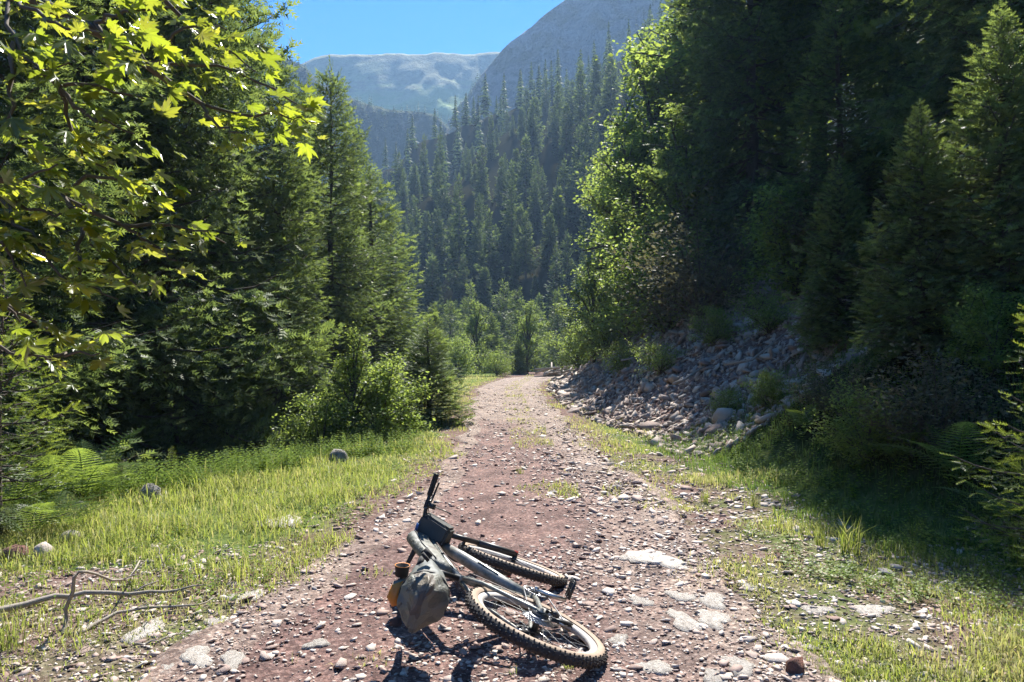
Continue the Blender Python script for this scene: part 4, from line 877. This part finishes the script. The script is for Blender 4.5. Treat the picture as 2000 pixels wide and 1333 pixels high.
for k in range(16):
    g = G(); L0 = random.uniform(1.2, 2.6); aa = random.uniform(-.5, .5) + (1.57 if k % 3 == 0 else 0); c = np.array([random.uniform(-.8, .8), random.uniform(-.6, .6), .1 + .09 * (k % 7)]); dv = np.array([math.cos(aa), math.sin(aa), random.uniform(-.15, .35)]) * L0 / 2
    tube(g, [c - dv, c, c + dv], [.07, .06, .045], 6); g.build('log', [M['deadwood']], pile, True)
g = G(); tube(g, [(0, 0, -.2), (.03, 0, .7), (0, 0, 1.25)], [.07, .065, .06], 7); o = g.build('wooden_post', [M['bark']], None, True); o.location = (PX(1097, 45.8), 45.8, 0); tag(o, 'short dark wooden post in front of the log heap', 'post')
for k, (px, d, s_, rz, lab) in enumerate(((1250, 20, 1.1, .5, 'dead branch lying across the top of the sunlit scree'), (1480, 13.5, 1.2, -.3, 'grey stick half buried in the shaded scree'), (1345, 15, .8, .9, 'short stick near the foot of the scree'))):
    g = G(); xx = PX(px, d); tube(g, [(-s_ / 2, 0, 0), (-.1, .03, .08), (s_ / 2, 0, .1 + .5 * s_ * math.cos(rz))], [.03, .025, .012], 6); o = g.build('fallen_branch', [M['deadwood']], None, True); o.location = (xx, d, float(H(xx, d)) + .12); o.rotation_euler.z = rz * .5; tag(o, lab, 'branch')

# ---------------------------------------------------------------- bicycle lying on its left side
M['rubber'] = surf('tyre_rubber', [(.018, .016, .015), (.07, .06, .052)], 12, .85, .3, .002, 80)
M['sidewall'] = surf('dusty_tan_sidewall', [(.24, .165, .11), (.42, .32, .23)], 14, .75, .2, .001, 60)
M['rim'] = surf('dusty_grey_rim', [(.36, .33, .30), (.52, .49, .45)], 16, .6, .15, .001, 50)
M['frame'] = surf('grey_green_frame_paint', [(.12, .125, .11), (.22, .225, .20), (.36, .33, .29)], 26, .42, .2, .001, 90, metal=.2, pos=[.35, .5, .68])
M['black'] = surf('black_alloy', [(.012, .012, .013), (.035, .034, .034)], 14, .42, .1, .001, 60)
M['matte'] = surf('black_rubber', [(.012, .011, .011), (.03, .028, .027)], 20, .8, .3, .001, 90)
M['steel'] = surf('worn_steel', [(.35, .34, .33), (.62, .61, .6)], 24, .3, .1, .001, 60, metal=.9)
M['spoke'] = surf('dull_spoke_steel', [(.16, .16, .16), (.3, .3, .3)], 24, .45, 0, metal=.7)
M['cable'] = surf('brown_cable_housing', [(.10, .06, .045), (.19, .12, .09)], 20, .5, 0)
M['orange'] = surf('orange_plastic', [(.50, .16, .02), (.68, .26, .04)], 10, .4, .05, .001)
M['blue'] = surf('blue_screen_glass', [(.04, .09, .25), (.08, .16, .4)], 10, .15, 0)
M['red'] = surf('red_cap', [(.4, .03, .02), (.5, .05, .03)], 10, .4, 0)
def camo():
    m, nt, out = nodes('camo_fabric'); p = nt.nodes.new("ShaderNodeBsdfPrincipled"); co = coords(nt)
    n1 = noise(nt, 4.5, 1.5, .4, co, dist=.8); r = nt.nodes.new("ShaderNodeValToRGB"); r.color_ramp.interpolation = 'CONSTANT'
    e = r.color_ramp.elements; e[0].color = (.12, .122, .105, 1); e[0].position = 0; e[1].position = .43; e[1].color = (.17, .17, .14, 1)
    q = e.new(.53); q.color = (.115, .095, .075, 1); q = e.new(.60); q.color = (.20, .165, .115, 1); nt.links.new(n1, r.inputs[0])
    nt.links.new(r.outputs[0], p.inputs['Base Color']); p.inputs['Roughness'].default_value = .55
    b = bump(nt, noise(nt, 14, 4, .6, co, dist=1.2), .7, .03); b = bump(nt, noise(nt, 240, 2, .5, co), .15, .002, b); nt.links.new(b, p.inputs['Normal']); nt.links.new(p.outputs[0], out.inputs[0]); return m
M['camo'] = camo(); M['cloth'] = surf('grey_green_nylon', [(.10, .11, .10), (.20, .205, .19)], 7, .5, .5, .012, 16)
M['darkcloth'] = surf('black_nylon', [(.014, .014, .014), (.045, .044, .042)], 12, .6, .4, .004, 40)
BM = Matrix(((-.0923191, -.37521745, -.92232806, .4577215), (.99526316, -.06311701, -.07394245, 3.65055315), (-.03047009, -.92478544, .37926701, .036), (0, 0, 0, 1)))
bike = empty('bicycle', (0, 0, 0)); bike.matrix_world = BM; tag(bike, 'muddy grey mountain bike lying on its left side in the middle of the track', 'bicycle')
AX = np.array([0, 0, .37]); AF = np.array([1.2, 0, .37])
def circ(c, r, y0, y1, n=32, rin=0.0):
    th = np.arange(n) / n * 2 * np.pi; ring = lambda rr, yy: np.stack([c[0] + rr * np.cos(th), np.full(n, c[1] + yy), c[2] + rr * np.sin(th)], 1)
    return ring(r, y0), ring(r, y1), ring(rin, y0), ring(rin, y1)
def disc(g, c, r, y0, y1, n=32, rin=0.0, m=0, wave=0.0, teeth=0):
    n = n if not teeth else teeth * 4; th = np.arange(n) / n * 2 * np.pi
    ro = r + (np.where((np.arange(n) % 4) < 2, 0, -teeth and -.006) if teeth else 0) + wave * np.sin(th * 8)
    def ring(rr, yy): return np.stack([c[0] + rr * np.cos(th), np.full(n, c[1] + yy), c[2] + rr * np.sin(th)], 1)
    V = np.concatenate([ring(ro, y0), ring(ro, y1), ring(np.full(n, rin), y0), ring(np.full(n, rin), y1)]); j = np.arange(n); k = (j + 1) % n; T = []
    for a_, b_ in ((0, 1), (1, 3), (3, 2), (2, 0)): T += [np.stack([a_ * n + j, a_ * n + k, b_ * n + k], 1), np.stack([a_ * n + j, b_ * n + k, b_ * n + j], 1)]
    g.add(V, np.concatenate(T), .5, 0, m)
def wheel(c, rear, S=None):
    w_me = G(); rp = np.array([(-.012, -.017), (.014, -.019), (.016, -.014), (.004, -.012), (.004, .012), (.016, .014), (.014, .019), (-.012, .017), (-.024, .010), (-.024, -.010)])
    sweep(w_me, ring_path((0, 0, 0), .305, 72), rp); w = w_me.build('wheel', [M['rim']], bike, True)
    t = G(); n = 96; ph = np.linspace(-2.25, 2.25, 15); pr = np.stack([.0355 * .93 * np.cos(ph), .030 * np.sin(ph)], 1)   # out, sideways
    sweep(t, ring_path((0, 0, 0), .334, n), pr, closed_prof=False)
    V, T, a, b, m = t.arrays(); # tread dark, sidewalls tan
    cy_ = V[T].mean(1); rr = np.hypot(cy_[:, 0], cy_[:, 2]); mi = np.where((rr > .352), 0, 1); t.m = [mi]
    kn = G(); rk = np.random.default_rng(5)
    for k in range(88):
        th = k / 88 * 2 * math.pi
        rows = ((0.0, .0075, .012), (.014, .006, .009), (-.014, .006, .009)) if k % 2 == 0 else ((.007, .006, .009), (-.007, .006, .009), (.024, .006, .010), (-.024, .006, .010))
        if k % 2 == 0: rows = rows + ((.0265, .006, .010), (-.0265, .006, .010))
        for yy, wy, lx in rows:
            lat = math.asin(max(-1, min(1, yy / .030))); ra = .334 + .033 * math.cos(lat)
            e1 = np.array([math.cos(th), 0, math.sin(th)]); e2 = np.array([-math.sin(th), 0, math.cos(th)]); nr_ = e1 * math.cos(lat) + np.array([0, math.sin(lat), 0]); sd_ = np.cross(e2, nr_)
            Mx = np.stack([e2, sd_, nr_], 1); box(kn, e1 * ra + np.array([0, yy, 0]) + nr_ * .0022, (lx * .8, wy * 1.15, .006), Mx, taper=.85)
    V2, T2, a2, b2, m2 = kn.arrays(); t.add(V2, T2, .5, 0, 0)
    ty = t.mesh('tyre', [M['rubber'], M['sidewall']]); tyo = put('tyre', ty, w)
    g = G(); hw_ = .05; rh = .027
    for k in range(28):
        sgn = 1 if k % 2 else -1; a0 = k / 28 * 6.283; a1 = a0 + (.75 if (k // 2) % 2 else -.75)
        p = np.array([.302 * math.cos(a0), sgn * .004, .302 * math.sin(a0)]); q = np.array([rh * math.cos(a1), sgn * hw_ * .6, rh * math.sin(a1)]); tube(g, [q, p], .0009, 4, cap=False)
    o_ = g.build('spoke', [M['spoke']], w)
    g = G(); disc(g, (0, 0, 0), .016, -.06, .06, 18); disc(g, (0, 0, 0), .03, -.034, -.028, 24); disc(g, (0, 0, 0), .03, .028, .034, 24); g.build('hub', [M['black']], w, True)
    g = G(); disc(g, (0, 0, 0), .09, .046, .048, 48, .078, 0, .0025)
    for k in range(6): a0 = k * 1.047; tube(g, [(.02 * math.cos(a0), .047, .02 * math.sin(a0)), (.082 * math.cos(a0 + .5), .047, .082 * math.sin(a0 + .5))], .003, 4)
    g.build('brake_disc', [M['steel']], w)
    if rear:
        g = G()
        for k in range(10): disc(g, (0, 0, 0), .085 - k * .0065, -.030 - k * .0036, -.0285 - k * .0036, 32, .055 - k * .004, 0, 0, 22 - k)
        g.build('cassette', [M['steel']], w); g = G(); disc(g, (0, 0, 0), .045, -.062, -.03, 20); g.build('freehub', [M['black']], w)
    g = G(); tube(g, [(.296, 0, 0), (.27, 0, 0)], [.003, .0025], 6); vs = g.build('valve', [M['black']], w)
    return w
rwheel = wheel(AX, True); rwheel.location = AX; rwheel.rotation_euler = (0, .9, 0)
# steering assembly is turned slightly about the head tube's axis
HAX = Vector((-math.cos(R(66)), 0, math.sin(R(66)))); HO = Vector((1.2 - .045 / math.sin(R(66)), 0, .37)); STM = Matrix.Translation(HO) @ Matrix.Rotation(.14, 4, HAX) @ Matrix.Translation(-HO)
def steered(o): o.matrix_local = STM; return o
fwheel = wheel(AF, False); fwheel.matrix_local = STM @ Matrix.Translation(Vector(AF))
P3 = lambda *a: np.array(a, float)
BB = P3(.435, 0, .335); HT0 = P3(.935, 0, .85); HT1 = P3(.893, 0, .955); ST = P3(.305, 0, .79)
g = G()
tube(g, [HT0, HT1], .026, 14); tube(g, [BB, ST], [.02, .018], 12)
tube(g, [P3(.918, 0, .875), P3(.80, 0, .735), P3(.62, 0, .54), BB + (.02, 0, .01)], [.028, .036, .038, .034], 14, flat=1.0)
tube(g, [P3(.895, 0, .935), P3(.62, 0, .86), ST - (0, 0, .03)], [.022, .021, .018], 12)
for sy in (-1, 1):
    tube(g, [ST + (0, sy * .012, -.04), P3(.2, sy * .045, .66), P3(.02, sy * .066, .40), P3(0, sy * .068, .37)], [.011, .011, .009, .009], 8)
    tube(g, [BB + (-.03, sy * .03, 0), P3(.28, sy * .048, .345), P3(.05, sy * .066, .362), P3(0, sy * .068, .37)], [.014, .013, .010, .010], 8)
disc(g, BB, .024, -.038, .038, 18); g.build('frame', [M['frame']], bike, True)
g = G(); box(g, P3(0, -.07, .365), (.04, .008, .055)); box(g, P3(0, .07, .365), (.04, .008, .055)); disc(g, AX, .011, -.085, .085, 12); g.build('dropout', [M['frame']], bike)
g = G()
for sy in (-1, 1):
    tube(g, [P3(1.205, sy * .062, .365), P3(1.165, sy * .066, .46), P3(1.085, sy * .066, .64)], [.020, .019, .020], 12)
tube(g, [P3(1.10, -.066, .64), P3(1.13, -.055, .72), P3(1.13, .055, .72), P3(1.10, .066, .64)], [.012, .012, .012, .012], 8); steered(g.build('fork', [M['black']], bike, True))
g = G()
for sy in (-1, 1): tube(g, [P3(1.09, sy * .066, .63), P3(.985, sy * .066, .835)], .0165, 12)
tube(g, [P3(.98, -.085, .838), P3(.955, 0, .845), P3(.98, .085, .838)], [.02, .026, .02], 10); steered(g.build('fork_crown', [M['black']], bike, True))
g = G(); disc(g, P3(1.2, 0, .37), .012, -.085, .085, 12); steered(g.build('axle', [M['red']], bike))
g = G(); tube(g, [HT1 - (0, 0, .01), HT1 + (-.016, 0, .045)], .02, 12); tube(g, [HT1 + (-.012, 0, .03), P3(.925, 0, 1.01)], [.02, .019], 10); steered(g.build('stem', [M['black']], bike, True))
g = G(); tube(g, [P3(.905, -.39, 1.035), P3(.915, -.2, 1.032), P3(.925, -.08, 1.012), P3(.925, .08, 1.012), P3(.915, .2, 1.032), P3(.905, .39, 1.035)], [.011, .011, .0158, .0158, .011, .011], 12); steered(g.build('handlebar', [M['black']], bike, True))
for sy in (-1, 1):
    g = G(); pts = [P3(.905 + .01 * (1 - t), sy * (.255 + .135 * t), 1.034) for t in np.linspace(0, 1, 12)]; tube(g, pts, [.0175 if k % 2 else .0163 for k in range(12)], 12); steered(g.build('grip', [M['matte']], bike, True))
    g = G(); tube(g, [P3(.93, sy * .215, 1.03), P3(.965, sy * .215, 1.015), P3(.985, sy * .26, 1.005), P3(.985, sy * .33, 1.0), P3(.975, sy * .345, 1.0)], [.013, .011, .0065, .006, .006], 8); box(g, P3(.925, sy * .2, 1.03), (.035, .05, .03)); steered(g.build('brake_lever', [M['black']], bike, True))
g = G(); disc(g, P3(.88, -.2, 1.0), .024, -.016, .016, 18); tube(g, [P3(.915, -.2, 1.03), P3(.88, -.2, 1.0)], .009, 6); steered(g.build('shifter', [M['black']], bike, True))
g = G(); box(g, P3(.90, -.055, 1.045), (.05, .05, .016)); steered(g.build('bike_computer', [M['blue']], bike))
g = G(); tube(g, [ST - (0, 0, .02), P3(.262, 0, .95)], .0152, 12); g.build('seat_post', [M['black']], bike, True)
g = G(); pts = [(.40, .018, .02), (.34, .022, .024), (.27, .035, .026), (.20, .06, .028), (.145, .072, .03), (.12, .06, .026)]
Vv = []; n = 14; th = np.arange(n) / n * 2 * np.pi
for x_, w_, t_ in pts: Vv.append(np.stack([np.full(n, x_), w_ * np.cos(th), .985 + t_ * np.sin(th) * .7 + .01 * (x_ < .2)], 1))
Vv = np.concatenate(Vv + [np.array([[.41, 0, .98], [.115, 0, .985]])]); T = []
for q in range(5):
    for k in range(n): a_ = q * n + k; b_ = q * n + (k + 1) % n; T += [(a_, b_, b_ + n), (a_, b_ + n, a_ + n)]
for k in range(n): T += [(84, (k + 1) % n, k), (85, 70 + k, 70 + (k + 1) % n)]
g.add(Vv, T); g.build('saddle', [M['matte']], bike, True)
g = G(); disc(g, BB + (0, -.05, 0), .072, -.003, .003, 40, .055, 0, 0, 32)
for k in range(4): a0 = k * 1.57 + .5; tube(g, [BB + (.015 * math.cos(a0), -.05, .015 * math.sin(a0)), BB + (.06 * math.cos(a0), -.05, .06 * math.sin(a0))], .006, 5)
g.build('chainring', [M['steel']], bike)
cdir = P3(-.17, 0, -.985)
for sy, sg in ((-1, 1), (1, -1)):
    g = G(); a0 = BB + (0, sy * .055, 0); b0 = a0 + cdir * .172 * sg + (0, sy * .02, 0); tube(g, [BB + (0, sy * .03, 0), a0, (a0 + b0) / 2, b0], [.017, .018, .013, .013], 10, up=(0, 1, 0)); g.build('crank_arm', [M['black'] if sy > 0 else M['steel']], bike, True)
    g = G(); pc = b0 + (0, sy * .065, 0)
    box(g, pc + (.04, 0, 0), (.012, .095, .014)); box(g, pc - (.04, 0, 0), (.012, .095, .014)); box(g, pc + (0, .045, 0), (.09, .01, .014)); box(g, pc - (0, .045, 0), (.09, .01, .014)); box(g, pc + (0, 0, .001), (.012, .09, .012)); disc(g, pc, .009, -.06, .05, 10)
    for ux in (-.035, 0, .035):
        for uy in (-.04, 0, .04): tube(g, [pc + (ux, uy, -.012), pc + (ux, uy, .012)], .002, 4)
    g.build('pedal', [M['black']], bike)
g = G(); pr = np.array([(-.003, -.0035), (.003, -.0035), (.003, .0035), (-.003, .0035)])
chp = [BB + (.07 * math.cos(t), -.05, .07 * math.sin(t)) for t in np.linspace(1.6, -1.6, 12)] + [P3(.03, -.052, .23)] + [P3(.0, -.05, .225), P3(-.02, -.05, .25), P3(.01, -.05, .28), P3(.03, -.05, .31)] + [AX + (.055 * math.cos(t), -.045, .055 * math.sin(t)) for t in np.linspace(-.6, -4.4, 12)]
tube(g, chp + [chp[0]], .0042, 4, cap=False); g.build('chain', [M['steel']], bike)
g = G(); tube(g, [P3(-.005, -.08, .35), P3(-.02, -.085, .31), P3(.0, -.075, .285)], [.014, .016, .012], 8); box(g, P3(.012, -.06, .255), (.03, .006, .12), rotm(0, -.25, 0)); box(g, P3(.012, -.048, .255), (.03, .006, .12), rotm(0, -.25, 0)); disc(g, P3(.0, -.054, .285), .019, -.004, .004, 12, 0, 0, 0, 11); disc(g, P3(.028, -.054, .215), .019, -.004, .004, 12, 0, 0, 0, 11); g.build('derailleur', [M['black']], bike)
for off, z_ in ((.03, .0), (.022, .012), (-.028, .006)):
    g = G(); tube(g, [P3(.985, -.10 + off, 1.03), P3(1.02, -.04, .99), P3(.96, off, .93), P3(.80, off, .905 + z_), P3(.5, off * 1.2, .835 + z_), P3(.32, off * 1.6, .76), P3(.15, off * 2 if off > 0 else -.075, .56), P3(.03, .07 if off > 0 else -.08, .40)], .0028, 6); g.build('cable', [M['cable']], bike, True)
for t in (.45, .8): g = G(); p = P3(.62 - .6 * (t - .45), 0, .86 - .1 * (t - .45)); disc(g, (0, 0, 0), .027, -.004, .004, 16, .022); V, T, a, b, m = g.arrays(); g2 = G(); g2.add(V[:, [1, 0, 2]] + p, T[:, ::-1]); g2.build('strap', [M['matte']], bike)
for k, yy in enumerate((.10, -.12, .06)):
    g = G(); tube(g, [P3(.94, yy * 1.6, 1.02), P3(1.03 + .02 * k, yy, 1.0 - .02 * k), P3(1.04, yy * .3, .92), P3(.975, .035 * (-1) ** k, .88), P3(.93, .03 * (-1) ** k, .86)], .0026, 6); steered(g.build('cable', [M['matte']], bike, True))
g = G(); tube(g, [P3(1.02, .085, .95), P3(1.06, .075, .8), P3(1.13, .075, .6), P3(1.19, .08, .43)], .0026, 6); g.build('brake_hose', [M['matte']], bike, True)
for xx, sy in ((1.17, 1), (.02, 1)):
    g = G(); box(g, P3(xx, sy * .062, .44 if xx > 1 else .40), (.045, .03, .055), rotm(0, .3, 0)); (steered if xx > 1 else (lambda q: q))(g.build('brake_caliper', [M['black']], bike))
g = G(); tube(g, [P3(.72, 0, .60), P3(.58, 0, .46)], .012, 8); box(g, P3(.65, -.028, .585), (.16, .012, .03), rotm(0, -.83, 0)); g.build('bottle_cage', [M['black']], bike)
g = G(); disc(g, BB + (0, -.068, 0), .014, -.01, .01, 12); g.build('crank_bolt', [M['steel']], bike)
for z_ in (.66, .70): g = G(); disc(g, P3(.36 + (z_ - .66) * .1 - .02, 0, z_), .021, -.02, .02, 14, .016); g.build('seat_clamp', [M['black']], bike)
# bags strapped to it, each a thing of its own
def on_bike(o, label, cat): o.matrix_world = BM @ o.matrix_local; tag(o, label, cat); return o
# seat pack: rolled dry bag, fat in the middle, roll-top end towards the camera
root = empty('seat_bag', (0, 0, 0)); on_bike(root, 'bulging camouflage roll-top bag strapped behind the saddle', 'bag')
g = G(); a0 = P3(.20, -.01, .955); a1 = P3(-.225, .055, .95); n = 44; ks = 22; Vv = []; rk = np.random.default_rng(9)
for q in range(ks):
    t = q / (ks - 1); c = a0 + (a1 - a0) * t + P3(0, .02, -.02) * math.sin(t * 3.14); ra = (.053 + .066 * math.sin(min(1, t * 1.35) * 1.57)) * (1 if t < .78 else 1 - (t - .78) * .9); fl = 1 if t < .7 else 1 - (t - .7) * 2.3
    th = np.arange(n) / n * 2 * np.pi; cr = 1 + (.02 + .06 * max(0, t - .55)) * np.sin(th * 6 + q * .5) + (.02 + .07 * max(0, t - .6)) * np.sin(th * 11 - q * .3) + rk.normal(0, .014, n)
    Vv.append(np.stack([np.full(n, c[0]) + .012 * np.sin(th * 3 + q * .6), c[1] + ra * 1.05 * cr * np.cos(th) * (1 + (1 - fl) * .25), c[2] + ra * cr * np.sin(th) * max(.16, fl)], 1))
Vv = np.concatenate(Vv + [a0[None], a1[None]]); T = []
for q in range(ks - 1):
    for k in range(n): a_ = q * n + k; b_ = q * n + (k + 1) % n; T += [(a_, a_ + n, b_ + n), (a_, b_ + n, b_)]
for k in range(n): T += [(ks * n, k, (k + 1) % n), (ks * n + 1, (ks - 1) * n + (k + 1) % n, (ks - 1) * n + k)]
mi = [0] * len(T)
g.add(Vv, T); V_, T_, _, _, _ = g.arrays(); mid_x = V_[T_].mean(1)[:, 0]; g.m = [np.where(mid_x + .08 * np.sin(V_[T_].mean(1)[:, 1] * 30) > -.10, 1, 0)]; g.build('bag_body', [M['camo'], M['cloth']], root, True)
g = G()
for xx, rr in ((.10, .085), (-.06, .117)):
    c = a0 + (a1 - a0) * ((.20 - xx) / .425) + P3(0, .018, -.018); pts = [c + P3(0, rr * 1.02 * math.cos(t), rr * math.sin(t)) for t in np.linspace(0, 6.283, 25)]; tube(g, pts, .0055, 6, cap=False, flat=2.4, up=(1, 0, 0))
g.build('strap', [M['darkcloth']], root, True)
g = G(); box(g, P3(-.08, -.13, 1.0), (.03, .014, .045), rotm(.5, 0, 0)); box(g, P3(.04, -.12, .99), (.04, .03, .05), rotm(.5, .2, 0)); g.build('buckle', [M['matte']], root)
root = empty('top_tube_bag', (0, 0, 0)); on_bike(root, 'long pale camouflage bag lying along the top tube', 'bag')
g = G(); pr = [(.87, .95, 1.075), (.80, .945, 1.085), (.62, .885, 1.03), (.45, .835, .96), (.36, .81, .90)]; Vv = []; n = 14; th = np.arange(n) / n * 2 * np.pi
for x_, z0_, z1_ in pr: Vv.append(np.stack([np.full(n, x_), .034 * np.sign(np.cos(th)) * np.abs(np.cos(th)) ** .6, (z0_ + z1_) / 2 + (z1_ - z0_) / 2 * np.sign(np.sin(th)) * np.abs(np.sin(th)) ** .6], 1))
Vv = np.concatenate(Vv + [np.array([[.885, 0, 1.01], [.35, 0, .86]])]); T = []
for q in range(4):
    for k in range(n): a_ = q * n + k; b_ = q * n + (k + 1) % n; T += [(a_, b_, b_ + n), (a_, b_ + n, a_ + n)]
for k in range(n): T += [(5 * n, (k + 1) % n, k), (5 * n + 1, 4 * n + k, 4 * n + (k + 1) % n)]
g.add(Vv, T); g.build('bag_body', [M['camo']], root, True)
g = G(); tube(g, [P3(.86, -.036, 1.05), P3(.62, -.036, 1.0), P3(.40, -.034, .91)], .003, 5); g.build('zip', [M['darkcloth']], root)
root = empty('handlebar_bag', (0, 0, 0)); on_bike(root, 'boxy dark grey bag hanging at the handlebar beside the stem', 'bag')
g = G(); Mx = rotm(.15, .35, 0); box(g, P3(.93, -.07, .94), (.13, .13, .20), Mx, taper=.95)
import bmesh
V_, T_, a_, b_, m_ = g.arrays(); bm = bmesh.new(); vs = [bm.verts.new(v) for v in V_]; [bm.faces.new([vs[i] for i in t]) for t in T_]
bmesh.ops.bevel(bm, geom=list(bm.edges), offset=.014, segments=2, affect='EDGES', clamp_overlap=True); me = bpy.data.meshes.new('bag_body'); bm.to_mesh(me); bm.free(); me.materials.append(surf('dark_grey_nylon', [(.035, .036, .034), (.085, .085, .08)], 8, .45, .3, .004, 25)); put('bag_body', me, root)
g = G(); tube(g, [P3(.90, -.17, 1.05), P3(.99, -.185, 1.0), P3(1.0, -.18, .88)], .0035, 5, flat=2); g.build('strap', [M['cloth']], root)
root = empty('camping_mug', (0, 0, 0)); on_bike(root, 'small black mug with orange rim clipped on top of the seat bag', 'mug')
def cup(c, r, h, Mx, parent, m1, m2):
    g = G(); n = 24; V, T = [], []; th = np.arange(n) / n * 6.283
    for rr, zz in ((0, -h / 2), (r * .85, -h / 2), (r, h / 2), (r * 1.06, h / 2 + .003), (r * .93, h / 2 + .002), (r * .8, -h / 2 + .004), (0, -h / 2 + .004)): V.append(np.stack([rr * np.cos(th), rr * np.sin(th), np.full(n, zz)], 1))
    for q in range(6):
        for k in range(n): a_ = q * n + k; b_ = q * n + (k + 1) % n; T += [(a_, b_, b_ + n), (a_, b_ + n, a_ + n)]
    V = np.concatenate(V) @ np.asarray(Mx).T + c; ms = np.repeat([1, 1, 0, 0, 1, 1], n * 2); g.add(V, T); g.m = [ms]; g.build('mug_cup', [m1, m2], parent, True)
    g = G(); tube(g, [np.array(p) @ np.asarray(Mx).T + c for p in ((r, 0, .02), (r + .028, 0, .015), (r + .028, 0, -.015), (r, 0, -.02))], .004, 6); g.build('handle', [m1], parent, True)
cup(P3(.045, .0, 1.072), .036, .05, rotm(1.25, -.2, 0), root, M['orange'], M['matte'])
root = empty('stuff_sack', (0, 0, 0)); on_bike(root, 'small orange and grey pouch hanging from the seat bag towards the ground', 'pouch')
g = G(); pts = [P3(.03, .05, 1.04), P3(.01, .08, 1.06), P3(.0, .12, 1.06), P3(-.01, .15, 1.04)]; tube(g, pts, [.02, .035, .036, .018], 12); g.build('pouch_body', [M['orange']], root, True)
g = G(); tube(g, [P3(.04, .03, 1.03), P3(.03, .07, 1.065), P3(.01, .10, 1.07)], [.015, .03, .014], 10); g.build('pouch_flap', [M['cloth']], root, True)

# ---------------------------------------------------------------- air
m, nt, out = nodes('valley_haze'); pv = nt.nodes.new("ShaderNodeVolumePrincipled"); pv.inputs['Density'].default_value = 4.6e-4
pv.inputs['Color'].default_value = (.42, .66, 1.0, 1); pv.inputs['Anisotropy'].default_value = .25; nt.links.new(pv.outputs[0], out.inputs['Volume'])
g = G(); box(g, (0, 0, 115), (13000, 13000, 370)); hz = g.build('haze', [m]); tag(hz, kind='stuff')
bpy.context.view_layer.update()
